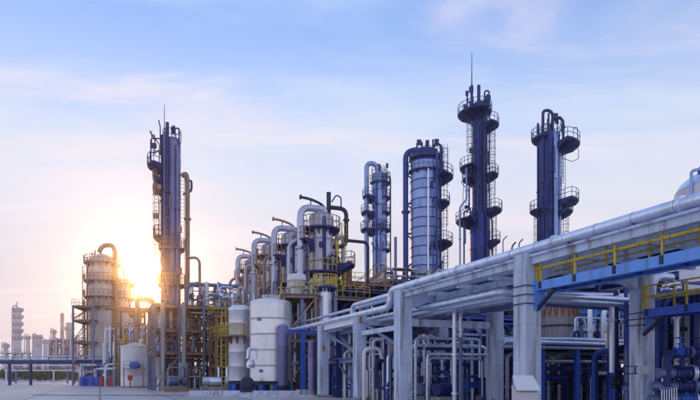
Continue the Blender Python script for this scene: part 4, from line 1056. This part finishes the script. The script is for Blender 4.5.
for i, (px, Y, top, rp_) in enumerate(((503, 75, 240, 0.5), (512, 80, 246, 0.8), (519, 78, 243, 0.6), (407, 70, 268, 0.9))):
    q = thing('vent_pipe', ('thin vent pipe above rack right of the tallest tower', 'stubby vent pipe above rack between the two right towers', 'hooked vent pipe above rack just left of right tower', 'short vent pipe above the rack below stout tower')[i], 'pipe', (at(px, 376, Y).x, Y, 0))
    zt = EYE + (HY - top) * Y / FPX
    pipe(q, [(0, 0, 0), (0, 0, zt), (0.5, 0, zt + 0.5)], rp_ * Y / FPX, 'navy_steel')

nf = frame('navy and blue steel frame behind the ribbed drum and its portal', R(12.0, 24.0), 24, 7, 6, 1, (3.6, 7.0, 11.0), 'navy_steel', 'blue_paint', (0, 1, 2), None)
tangle('blue pipework on the middle floor of frame behind the ribbed drum', R(12.4, 24.4, 3.7), 22, 5, 0, 3.0, 60, 53, DARK + ['blue_paint', 'cladding'], (0.08, 0.2), vessels=4, vmt='blue_shell')
tangle('blue pipework on the top floor of frame behind the ribbed drum', R(12.4, 24.4, 7.1), 22, 5, 0, 3.0, 60, 54, DARK + ['blue_paint', 'cladding'], (0.08, 0.2), vessels=4, vmt='blue_shell')

# ------------------------------------------------------------------ deck under the column row
dk = frame('long steel deck with yellow railings round the row of five columns', rowpt(-3.4, -4.0), 6.8, 48.0, 2, 8, (4.4, 9.4), 'steel_grey', 'brown_pipe', (1,), 'yellow_paint', cw=0.34)
tangle('brown and silver pipework under the near half of column deck', rowpt(-3.0, -3.5), 6.2, 20, 0, 8.8, 90, 61, WARM, (0.09, 0.22), vessels=4, vmt='pale_shell', headers=3)
tangle('sunlit brown pipework under the far half of column deck', rowpt(-3.0, 18), 6.2, 24, 0, 8.8, 80, 62, WARM, (0.1, 0.24), vessels=4, vmt='pale_shell', headers=3)
tangle('brown pipework standing on top of the long column deck', rowpt(-2.8, -2, 9.47), 5.6, 38, 0, 3.2, 50, 63, WARM + ['yellow_paint', 'cladding'], (0.07, 0.16), headers=2)
q = Tower('capped_drum', 'white capped pale drum on a railed deck in front of the column row', 297, 58, 'drum')
zb, zt = q.Z(296), q.Z(277); r = 8.3 / q.S
MB().lathe([(0, 0), (r * 0.8, 0), (r * 0.8, 0.75), (r, 0.85), (r, zt - zb - 0.3), (r * 1.08, zt - zb - 0.28), (r * 1.08, zt - zb), (0, zt - zb + 0.12)], 28).build('body', 'pale_shell', q.root, (0, 0, zb))
MB().lathe([(r * 1.09, 0), (r * 1.12, 0.02), (r * 1.12, 0.45), (r * 1.0, 0.62), (0, 0.75)], 28).build('cap', 'white_paint', q.root, (0, 0, zt - 0.4))
q.root.location.z = zb
for c in q.root.children: c.location.z -= zb
fr = frame('small brown steel deck carrying the white capped drum', Vector((at(284, 376, 56.5).x, 56.3, 0)), 3.0, 3.4, 1, 1, (zb * 0.55, zb - 0.07), 'rust_steel', 'brown_pipe', (1,), 'yellow_paint', rz=rad(8))
q = Tower('capped_vessel', 'pale vessel with a navy round platform beside the rusty deck', 325, 58, 'vessel')
r = 6.8 / q.S; skirt(q.root, r, 1.0, 'concrete_dark'); shell(q.root, 0, 0, r, 1.0, q.Z(292), 5, 'cladding')
platform(q.root, 0, 0, r * 1.01, r * 1.75, 0, 360, q.Z(289), 'navy_steel', 'yellow_paint'); q.pipe([(316, None, -0.6), (316, 285, -0.6)], 0.5, 'white_paint', fl=False)
q = Tower('covered_vessel', 'low dark vessel with bright blue cover behind the low rack', 344, 53, 'vessel')
r = 12 / q.S; MB().lathe([(r, 0.0), (r, 5.9), (r * 1.04, 5.92), (r * 1.04, 6.2), (r * 0.7, 6.6), (0, 6.75)], 28).build('vessel_body', 'steel_grey', q.root)
MB().lathe([(r * 1.06, 0), (r * 1.07, 0.3), (r * 0.72, 0.75), (0, 0.92)], 28).build('cover', 'blue_sky_paint', q.root, (0, 0, 5.98))
q.root.location.y += 1.5

# ------------------------------------------------------------------ white tanks
def white_tank(label, cx, Y, rpx, top, fittings):
    q = Tower('white_tank', label, cx, Y, 'tank'); S = q.S; r = rpx / S
    zb = 0.95
    MB().lathe([(0, 0), (r * 0.96, 0), (r * 0.96, 0.22), (r, 0.24), (r, 0.3)], 40).build('base_ring', 'dark_steel', q.root, (0, 0, zb - 0.3))
    shell(q.root, 0, 0, r, zb, q.Z(top + 5), 5, 'tank_silver', head=False, nseg=44, lip=0.006, name='shell_plate', band='far_grey')
    hh = q.Z(top) - q.Z(top + 5)
    k = 8
    MB().lathe([(r * (1.0 if i == 0 else math.cos(PI / 2 * i / k) ** 0.75), hh * math.sin(PI / 2 * i / k)) for i in range(k)] + [(0, hh)], 44).build('roof', 'tank_silver', q.root, (0, 0, q.Z(top + 5) + 0.03))
    for i in range(8):
        a = PI / 8 + i * PI / 4
        piece('leg', 'tank_leg', lambda: MB().box((0, 0, 0.325), (0.42, 0.42, 0.65)), 'blue_paint', q.root, (r * 0.85 * math.cos(a), r * 0.85 * math.sin(a), 0), rz=a)
    if fittings:
        for px, py in ((262, 325), (264, 375)): MB().lathe([(0, 0), (0.2, 0), (0.2, 0.25), (0, 0.25)], 12).build('nozzle', 'steel_grey', q.root, (q.X(px), -r * 0.93, q.Z(py)))
        mh = piece('manway', 'manway', lambda: MB().lathe([(0, -0.3), (0.34, -0.3), (0.34, 0.1), (0.44, 0.1), (0.44, 0.2), (0.36, 0.2), (0.3, 0.3), (0, 0.36)], 20), 'cladding', q.root, (-r * 0.86, -r * 0.58, q.Z(367)), (-0.6, -0.6, 0.2))
        q.pipe([(254, 352, -r * 0.75), (252, 352, -r * 0.95), (251, 362, -r * 0.95)], 1.6, 'cladding', fl=False)
        sv = 5.2 / S; zt_ = q.Z(332); xs, ys = q.X(285.5), -r * 0.62 - 0.95
        shell(q.root, xs, ys, sv, 0.55, zt_, 3, 'violet_shell', nseg=24, name='side_vessel'); MB().lathe([(sv * 1.1, 0), (sv * 1.1, 0.2), (sv * 0.9, 0.25), (sv * 0.9, 0.58)], 20).build('vessel_foot', 'dark_steel', q.root, (xs, ys, 0))
        m = MB(); ra = r * 0.8
        m.rail([(ra * 0.45 * math.cos(i * PI / 6), ra * 0.45 * math.sin(i * PI / 6), q.Z(top) - 0.05) for i in range(12)], 0.35, 0.8, 0.05, True, 0).build('roof_ring', 'white_paint', q.root)
    return q
tk = white_tank('large white upright tank on blue feet, nearest of the pair', 271, 57, 21, 302, True)
tk2 = white_tank('smaller white upright tank half hidden behind the large one', 240, 61, 11.5, 308, False)
ladder(tk2.root, -11.5 / tk2.S - 0.4, -0.4, 0.2, tk2.Z(312), 'yellow_paint', ang=-0.5)
p = platform(tk2.root, 0, 0, 11.5 / tk2.S * 1.01, 11.5 / tk2.S + 0.9, 170, 300, tk2.Z(340), 'rust_steel', 'yellow_paint')
pl = thing('tank_plinth', 'low grey concrete plinth under the pair of white tanks', 'plinth', (at(262, 376, 58).x, 58, 0), 0)
m = MB(); m.box((0, 0.5, 0.13), (11.5, 9.5, 0.26)); m.build('slab', 'concrete_dark', pl, smooth=False)
MB().box((0, -4.35, 0.2), (11.7, 0.25, 0.4)).build('kerb', 'concrete', pl, smooth=False)
for o in (tk.root, tk2.root): o.location.z += 0.262
q = thing('blower', 'round silver and black blower at the foot of the large white tank', 'blower', (at(247, 376, 53.8).x, 53.8, 0.265))
MB().lathe([(0, -0.45), (0.5, -0.4), (0.62, -0.1), (0.62, 0.2), (0.45, 0.4), (0, 0.45)], 20).build('casing', 'dark_steel', q, (0, 0, 0.75)).rotation_euler = (rad(70), 0, rad(20))
MB().box((0, 0.1, 0.14), (1.1, 0.9, 0.28)).build('base', 'dark_steel', q); MB().cyl((0.3, 0.1, 0.7), (1.0, 0.3, 0.7), 0.28, 0.28, 14).build('motor', 'dark_steel', q)
q = thing('pipe_support', 'bright blue post and beam right of the large white tank', 'pipe support', (at(303, 376, 53).x, 53, 0), TH)
MB().ibeam((0, 0, 0.5), (0, 0, EYE + 43 * 53 / FPX), 0.32, 0.32, 0.06).build('post', 'blue_paint', q, smooth=False); MB().ibeam((-1.4, 0, EYE + 44.5 * 53 / FPX), (2.4, 0, EYE + 44.5 * 53 / FPX), 0.26, 0.28, 0.05).build('beam', 'blue_paint', q, smooth=False)
MB().box((0, 0, 0.25), (1.0, 1.0, 0.5)).build('footing', 'concrete', q, smooth=False)
tangle('rusty pipework between the large white tank and low rack', Vector((at(296, 376, 58).x, 57.5, 0)), 3.6, 4.5, 0, 6.5, 30, 71, WARM + ['rust_steel'], (0.06, 0.14), vessels=1, vmt='brown_pipe')
q = thing('upright_cylinder', 'narrow pale cylinder standing left of the first low rack column', 'vessel', (at(312, 376, 52).x, 52, 0))
shell(q, 0, 0, 0.36, 0.5, 4.6, 3, 'violet_shell'); skirt(q, 0.36, 0.5, 'concrete_dark')

# ------------------------------------------------------------------ brown frame round the left tower
LF = Vector((at(156, 376, 69).x, 68.5, 0))
lf = frame('brown three storey steel frame round the tall left tower', LF, 11.0, 8.5, 4, 2, (4.5, 7.1, 9.9), 'steel_grey', 'brown_pipe', (0, 1, 2), 'brown_pipe', cw=0.3)
for k, px in enumerate((163, 184)):
    q = thing('concrete_pier', ('left of the two concrete piers before the tall left tower', 'right of the two concrete piers before the tall left tower')[k], 'pier', (at(px, 376, 67.6).x, 67.6, 0))
    MB().box((0, 0, 5.0), (0.42, 0.45, 10.0)).build('shaft', 'concrete_dark', q, smooth=False); MB().box((0, 0, 1.6), (0.95, 0.9, 3.2) if k else (0.7, 0.75, 0.5)).build('pedestal', 'concrete_dark', q, smooth=False)
tangle('silver and brown pipework on the ground floor of the left frame', LF + Vector((0.3, 1.0, 0)), 10.5, 7, 0, 4.1, 60, 81, WARM + ['cladding', 'dark_steel'], (0.07, 0.16), vessels=3, vmt='cladding')
tangle('brown pipework on the middle floor of the left frame', LF + Vector((0.3, 1.0, 4.58)), 10.0, 6, 0, 2.3, 44, 82, WARM, (0.07, 0.16), headers=3)
tangle('glowing brown pipework on the upper floor of the left frame', LF + Vector((0.3, 1.0, 7.18)), 10.0, 6, 0, 2.5, 44, 83, WARM, (0.07, 0.16), headers=3)
tangle('pipework rising above the roof of the left frame', LF + Vector((3.5, 1.5, 9.98)), 7.0, 5, 0, 3.0, 26, 84, WARM + ['cladding'], (0.08, 0.2), headers=2)
ad = frame('brown steel frame with yellow ladder between left frame and white tanks', Vector((at(216, 376, 66).x, 66, 0)), 3.2, 4.0, 1, 1, (3.0, 6.0, 8.6), 'rust_steel', 'rust_steel', (1, 2), 'yellow_paint', rz=TH, cw=0.24)
ladder(ad, 2.4, -0.6, 0, 8.6, 'yellow_paint')
lr = frame('long level brown pipe rack running left from the tall tower frame', Vector((at(118, 376, 101).x, 100, 0)), 12.0, 3.0, 3, 1, (7.2, 12.9), 'rust_steel', 'brown_pipe', (), None, rz=rad(6), cw=0.34)
for k in range(4): pipe(lr, [(-2.0, 0.5 + 0.65 * k, 12.95 + 0.14), (14.0, 0.5 + 0.65 * k, 12.95 + 0.14)], 0.14 + 0.04 * (k % 2), 'brown_pipe', n=8)
tangle('sunlit yellow and brown pipework left of the tall tower frame', Vector((at(135, 376, 97).x, 96, 0)), 5.0, 4.0, 0, 10.5, 50, 85, WARM + ['yellow_paint'], (0.08, 0.18), vessels=1, vmt='pale_shell')
tangle('pipework between ringed column and small white tank', Vector((at(108, 376, 105).x, 104, 0)), 5.0, 5.0, 0, 10.5, 40, 86, WARM + ['yellow_paint'], (0.1, 0.2), vessels=1, vmt='pale_shell')
fc = frame('brown steel frame standing against the wide ringed column', Vector((at(78, 376, 112).x, 110, 0)), 3.6, 7.0, 1, 1, (4.0, 8.0, 12.0, 14.6), 'steel_grey', 'brown_pipe', (1, 2, 3), 'brown_pipe', rz=rad(8))
tangle('blue drums and pipework at the foot of the ringed column', Vector((at(80, 376, 108).x, 108, 0)), 7.5, 3.0, 0, 4.0, 36, 87, WARM + ['blue_paint', 'blue_paint'], (0.1, 0.2), vessels=5, vmt='blue_paint')
q = thing('low_slab', 'low reddish slab with green top along the front of left frame', 'slab', (at(190, 376, 65.5).x, 65.5, 0), 0)
MB().box((0, 0, 0.16), (5.0, 1.6, 0.32)).build('slab', 'rust_steel', q, smooth=False); MB().box((0, 0, 0.335), (4.9, 1.5, 0.03)).build('top', 'green_paint', q, smooth=False)
for k, (px, Y, lab) in enumerate(((219, 62.5, 'silver motor pump on the ground left of white tanks'), (211, 64.5, 'smaller silver pump just behind the motor pump by white tanks'), (176, 66.2, 'grey pump between the two concrete piers'), (443, 36.5, 'dark pump on the ground between tall rack columns'), (425, 38, 'round ended grey pump left of the dark pump under rack'))):
    q = thing('pump', lab, 'pump', (at(px, 376, Y).x, Y, 0), rad(10 + 12 * k))
    s = 1.0 if k < 3 else 0.75; mt = ('cladding', 'cladding', 'steel_grey', 'navy_steel', 'steel_grey')[k]
    MB().box((0, 0, 0.3 * s), (2.2 * s, 0.9 * s, 0.6 * s)).build('base', 'concrete_dark', q, smooth=False)
    b_ = MB().cyl((-0.9 * s, 0, 1.15 * s), (0.25 * s, 0, 1.15 * s), 0.46 * s, 0.46 * s, 18).build('motor', mt, q)
    m = MB()
    for i in range(7): m.cyl((-0.8 * s + i * 0.15 * s, 0, 1.15 * s), (-0.76 * s + i * 0.15 * s, 0, 1.15 * s), 0.5 * s, 0.5 * s, 18)
    m.build('cooling_fins', mt, b_)
    MB().cyl((0.2 * s, 0, 1.1 * s), (0.6 * s, 0, 1.1 * s), 0.2 * s, 0.2 * s, 12).build('coupling_guard', 'dark_steel', q)
    MB().cyl((0.6 * s, 0, 1.1 * s), (1.05 * s, 0, 1.1 * s), 0.55 * s, 0.5 * s, 18).build('casing', mt, q); pipe(q, [(0.85 * s, 0, 1.5 * s), (0.85 * s, 0, 2.6 * s), (0.85 * s, 1.2, 2.6 * s)], 0.16 * s, mt)

# small white tank, hydrants and drums by the left yard
q = Tower('white_tank', 'short flat white tank with yellow roof rail in the left yard', 135, 90, 'tank'); r = 13.5 / q.S
shell(q.root, 0, 0, r, 0.15, q.Z(347), 4, 'white_paint', head=False, nseg=36, lip=0.006, name='shell_plate'); MB().lathe([(r * 1.05, 0), (r * 1.05, 0.12), (0, 0.75)], 36).build('roof', 'white_paint', q.root, (0, 0, q.Z(347)))
MB().lathe([(r * 1.15, 0), (r * 1.15, 0.15), (0, 0.16)], 36).build('base_ring', 'concrete_dark', q.root)
MB().rail([(r * math.cos(i * PI / 9), r * math.sin(i * PI / 9), q.Z(347) + 0.12) for i in range(18)], 1.0, 1.2, 0.06, True).build('railing', 'yellow_paint', q.root)
q.pipe([(140, 347, 0), (140, 340, 0), (143, 340, 0)], 1.2, 'white_paint')
m = MB(); m.box((q.X(142), -r - 0.9, q.Z(369)), (3.0, 1.4, 0.1)); m.rail([(q.X(142) - 1.4, -r - 1.55, q.Z(369)), (q.X(142) + 1.4, -r - 1.55, q.Z(369))], 1.1, 0.9, 0.06)
for s in (-1.4, 1.4): m.bar((q.X(142) + s, -r - 1.5, 0), (q.X(142) + s, -r - 1.5, q.Z(369)), 0.12)
m.build('access_stand', 'rust_steel', q.root)
MB().lathe([(0, 0), (0.75, 0.05), (0.85, 0.5), (0.6, 0.9), (0, 1.0)], 16).build('blue_hopper', 'blue_paint', q.root, (q.X(142), -r - 0.9, q.Z(369) + 0.05))
for k, (px, Y, hh) in enumerate(((102, 97, 1.75), (110.3, 97, 1.75), (130.2, 86, 1.5))):
    q = thing('red_cylinder' if k < 2 else 'fire_hydrant', ('left of the two red cylinders under a small white roof', 'right of the two red cylinders under a small white roof', 'red hydrant box on a post before the short white tank')[k], 'cylinder' if k < 2 else 'hydrant', (at(px, 376, Y).x, Y, 0))
    if k < 2:
        MB().lathe([(0, 0), (0.33, 0), (0.33, 1.45), (0.22, 1.65), (0.1, 1.72), (0.1, 1.85), (0, 1.85)], 16).build('bottle', 'red_paint', q); MB().lathe([(0.34, 0), (0.36, 0.01), (0.36, 0.06), (0.34, 0.07)], 16).build('strap', 'dark_steel', q, (0, 0, 0.9))
    else:
        MB().box((0, 0, 1.45), (0.55, 0.4, 0.75)).build('hose_box', 'red_paint', q); MB().bar((0, 0, 0), (0, 0, 1.08), 0.14).build('post', 'red_paint', q); MB().box((0.12, -0.21, 1.45), (0.05, 0.03, 0.2)).build('handle', 'dark_steel', q)
q = thing('shelter', 'small white roofed shelter over the two red cylinders', 'shelter', (at(106.3, 376, 97).x, 97, 0))
MB().add([(-1.35, -0.9, 2.75), (1.35, -0.9, 2.75), (1.35, 0.9, 3.0), (-1.35, 0.9, 3.0), (-1.35, -0.9, 2.85), (1.35, -0.9, 2.85), (1.35, 0.9, 3.1), (-1.35, 0.9, 3.1)], [(3, 2, 1, 0), (4, 5, 6, 7), (0, 1, 5, 4), (1, 2, 6, 5), (2, 3, 7, 6), (3, 0, 4, 7)]).build('roof', 'white_paint', q, smooth=False)
for x in (-1.2, 1.2):
    for y in (-0.8, 0.8): MB().bar((x, y, 0), (x, y, 2.78), 0.1).build('post', 'steel_grey', q)
for k, px in enumerate((82.5, 87.5, 92, 97)):
    q = thing('oil_drum', ('leftmost of the four blue oil drums at foot of ringed column', 'second from left of the four blue oil drums', 'third from left of the four blue oil drums', 'rightmost of four blue oil drums, nearest the red cylinders')[k], 'oil drum', (at(px, 376, 101).x, 101 + 0.6 * (k % 2), 0), 0, 'blue oil drums')
    MB().lathe([(0, 0), (0.46, 0), (0.46, 0.5), (0.49, 0.53), (0.46, 0.56), (0.46, 1.0), (0.49, 1.03), (0.46, 1.06), (0.46, 1.55), (0.42, 1.55), (0.42, 1.5), (0, 1.5)], 18).build('barrel', 'blue_paint', q); MB().lathe([(0, 0), (0.06, 0), (0.06, 0.06), (0, 0.06)], 8).build('bung', 'steel_grey', q, (0.25, -0.15, 1.5))

# ------------------------------------------------------------------ pipe bridge across the left yard
pb = thing('pipe_bridge', 'low steel pipe bridge on posts crossing the far left yard', 'pipe bridge', (at(57, 376, 113).x, 113, 0), rad(-3))
for x in (-22, -9.2, -5.1, 4.5, 10.2):
    MB().ibeam((x, 0.0, 0), (x, 0.0, 4.0), 0.4, 0.4, 0.06).build('post', 'navy_steel', pb, smooth=False)
for y in (-1.1, 1.1): MB().ibeam((-24, y, 4.3), (10.5, y, 4.3), 0.3, 0.6, 0.06).build('girder', 'navy_steel', pb, smooth=False)
for k in range(5): pipe(pb, [(-24, -0.85 + 0.43 * k, 4.8), (10.5, -0.85 + 0.43 * k, 4.8)], 0.19, ('cladding', 'violet_shell', 'cladding', 'brown_pipe', 'cladding')[k], n=8)
pipe(pb, [(-24, -1.1, 5.35), (10.5, -1.1, 5.35)], 0.12, 'cladding', n=8)
for i in range(10): MB().bar((-22 + i * 3.5, -1.0, 4.6), (-22 + i * 3.5, -1.0, 5.35), 0.1).build('stanchion', 'navy_steel', pb)
pb2 = thing('pipe_bridge', 'second pipe bridge with white pipes seen beneath the first at left', 'pipe bridge', (at(45, 376, 135).x, 135, 0), rad(-3))
for x in (-9, -8, 2.0, 12): MB().bar((x, 0, 0), (x, 0, 2.9), 0.25).build('post', 'white_paint', pb2)
for k, z in enumerate((2.95, 4.1)): pipe(pb2, [(-9.5, 0.4 * k, z), (13, 0.4 * k, z)], 0.16, 'white_paint', n=8, fl=False)
for x in (-7, 5, 11): MB().bar((x, 0.4, 0), (x, 0.4, 4.0), 0.25).build('post', 'steel_grey', pb2)

# ------------------------------------------------------------------ far skyline at left
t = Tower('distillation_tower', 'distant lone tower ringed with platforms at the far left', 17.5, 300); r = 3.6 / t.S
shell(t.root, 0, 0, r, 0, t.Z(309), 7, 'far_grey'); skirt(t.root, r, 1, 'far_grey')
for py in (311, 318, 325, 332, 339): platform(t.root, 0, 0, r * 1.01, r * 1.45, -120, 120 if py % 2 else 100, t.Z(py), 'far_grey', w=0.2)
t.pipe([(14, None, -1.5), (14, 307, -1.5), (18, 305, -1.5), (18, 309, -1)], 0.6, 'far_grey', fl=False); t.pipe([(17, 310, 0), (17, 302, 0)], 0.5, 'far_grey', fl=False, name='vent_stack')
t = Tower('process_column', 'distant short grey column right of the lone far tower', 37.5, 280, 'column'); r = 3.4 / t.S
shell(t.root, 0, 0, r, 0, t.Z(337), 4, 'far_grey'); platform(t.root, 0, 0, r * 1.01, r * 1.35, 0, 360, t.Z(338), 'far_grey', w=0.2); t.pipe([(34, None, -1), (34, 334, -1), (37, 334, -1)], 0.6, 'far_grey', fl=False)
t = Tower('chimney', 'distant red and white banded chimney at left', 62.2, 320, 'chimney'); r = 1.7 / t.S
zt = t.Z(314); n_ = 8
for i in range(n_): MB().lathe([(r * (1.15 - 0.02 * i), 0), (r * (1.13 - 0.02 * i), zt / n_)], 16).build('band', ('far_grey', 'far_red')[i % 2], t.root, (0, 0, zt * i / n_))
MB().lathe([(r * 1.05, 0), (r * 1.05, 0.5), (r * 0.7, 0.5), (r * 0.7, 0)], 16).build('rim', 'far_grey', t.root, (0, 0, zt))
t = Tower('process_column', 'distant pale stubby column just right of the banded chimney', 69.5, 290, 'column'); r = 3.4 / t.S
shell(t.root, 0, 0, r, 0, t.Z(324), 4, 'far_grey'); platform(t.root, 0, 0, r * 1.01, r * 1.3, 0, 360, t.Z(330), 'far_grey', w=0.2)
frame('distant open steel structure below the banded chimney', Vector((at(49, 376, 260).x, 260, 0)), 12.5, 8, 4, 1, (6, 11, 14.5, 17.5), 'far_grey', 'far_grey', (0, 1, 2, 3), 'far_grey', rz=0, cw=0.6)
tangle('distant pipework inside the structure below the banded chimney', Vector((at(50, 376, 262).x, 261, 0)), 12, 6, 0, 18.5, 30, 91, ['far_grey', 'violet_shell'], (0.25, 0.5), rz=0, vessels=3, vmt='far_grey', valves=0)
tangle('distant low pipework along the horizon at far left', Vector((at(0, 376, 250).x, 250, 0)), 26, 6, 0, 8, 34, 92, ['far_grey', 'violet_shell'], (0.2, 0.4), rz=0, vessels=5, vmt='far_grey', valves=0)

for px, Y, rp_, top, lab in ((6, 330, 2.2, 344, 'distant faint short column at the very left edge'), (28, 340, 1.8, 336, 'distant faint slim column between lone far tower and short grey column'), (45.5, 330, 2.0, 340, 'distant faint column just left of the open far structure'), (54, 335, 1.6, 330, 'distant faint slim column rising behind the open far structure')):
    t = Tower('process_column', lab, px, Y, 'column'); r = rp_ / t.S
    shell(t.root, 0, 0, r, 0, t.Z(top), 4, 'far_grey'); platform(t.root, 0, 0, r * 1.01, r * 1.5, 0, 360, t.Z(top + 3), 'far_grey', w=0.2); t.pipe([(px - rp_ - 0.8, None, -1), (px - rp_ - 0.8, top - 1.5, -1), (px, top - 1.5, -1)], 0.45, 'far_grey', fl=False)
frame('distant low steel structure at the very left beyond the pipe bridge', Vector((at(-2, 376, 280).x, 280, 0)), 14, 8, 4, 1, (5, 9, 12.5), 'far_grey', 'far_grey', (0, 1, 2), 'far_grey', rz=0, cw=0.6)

# far hedge of trees beneath the bridge
m = MB(); g_ = random.Random(77)
for k in range(26):
    cx = at(4 + k * 2.6, 376, 190).x; cy = 190 + g_.uniform(-5, 5); rr_ = g_.uniform(1.6, 2.9); hz = g_.uniform(1.6, 2.7)
    for i in range(260):
        a, b_ = g_.uniform(0, 2 * PI), math.acos(g_.uniform(-1, 1)); q_ = rr_ * g_.random() ** 0.4 * (0.75 + 0.3 * math.sin(3 * a + k) * math.cos(4 * b_))
        p = Vector((cx + q_ * math.sin(b_) * math.cos(a), cy + q_ * math.sin(b_) * math.sin(a), max(0.1, hz + q_ * 0.8 * math.cos(b_))))
        e = Vector((g_.uniform(-1, 1), g_.uniform(-1, 1), g_.uniform(-1, 1))).normalized() * 0.3; f_ = e.cross(Vector((g_.uniform(-1, 1), g_.uniform(-1, 1), g_.uniform(-1, 1)))).normalized() * 0.24
        m.add([p - e, p + f_, p + e, p - f_], [(0, 1, 2, 3)])
hg = m.build('tree_belt', 'leaf', smooth=False); tag(hg, 'distant dark green belt of trees beneath the far left pipe bridge', 'trees', kind='stuff')

# yard details
q = thing('kerb', 'pale concrete kerb edging the yard in front of white tanks and rack', 'kerb', (at(226, 376, 50).x, 50, 0), 0)
for i in range(16):
    x = i * 1.5
    MB().box((x, -0.16 * i, 0.075), (1.47, 0.25, 0.15), -0.105).build('kerb_stone', 'concrete', q, smooth=False)

# painted lines, drain and covers on the yard
for k, (p0, p1, w_) in enumerate((((-30, 60), (-14, 47.5), 0.16), ((-34, 64), (-21, 53.5), 0.16))):
    a_, b_ = Vector((p0[0], p0[1], 0.004)), Vector((p1[0], p1[1], 0.004)); d_ = (b_ - a_).normalized(); n_v = Vector((-d_.y, d_.x, 0)) * w_
    ln = MB().add([a_ - n_v, b_ - n_v, b_ + n_v, a_ + n_v], [(0, 1, 2, 3)]).build('painted_line', 'white_paint', smooth=False)
    structure(ln)
q = thing('drain_channel', 'dark grated drain channel crossing the concrete yard at lower left', 'drain', (-21, 52, 0), rad(-8))
MB().box((0, 0, 0.012), (14, 0.5, 0.024)).build('frame', 'concrete_dark', q, smooth=False)
for i in range(28): piece('grate_bar', 'grate_bar', lambda: MB().box((0, 0, 0.03), (0.36, 0.36, 0.03)), 'dark_steel', q, (-6.75 + i * 0.5, 0, 0))

# ------------------------------------------------------------------ air
hm = bpy.data.materials.new('haze_air'); hm.use_nodes = True
hn, hl = hm.node_tree.nodes, hm.node_tree.links
hn.clear()
vol = N(hn, 'ShaderNodeVolumePrincipled'); vol.inputs['Color'].default_value = (0.93, 0.92, 0.97, 1); vol.inputs['Density'].default_value = HAZE_D; vol.inputs['Anisotropy'].default_value = HAZE_G
ho = N(hn, 'ShaderNodeOutputMaterial'); hl.new(vol.outputs[0], ho.inputs['Volume'])
m = MB().box((0, 210, 26.5), (1640, 660, 55.0))
me = m.mesh('haze', False); me.materials.append(hm)
hz_o = link(bpy.data.objects.new('haze', me)); tag(hz_o, 'thin bright haze in the air over the whole plant', 'haze', kind='stuff')
dup_l = [k for k, v in LABELS.items() if v > 1]
if dup_l: print('DUPLICATE LABELS', dup_l)
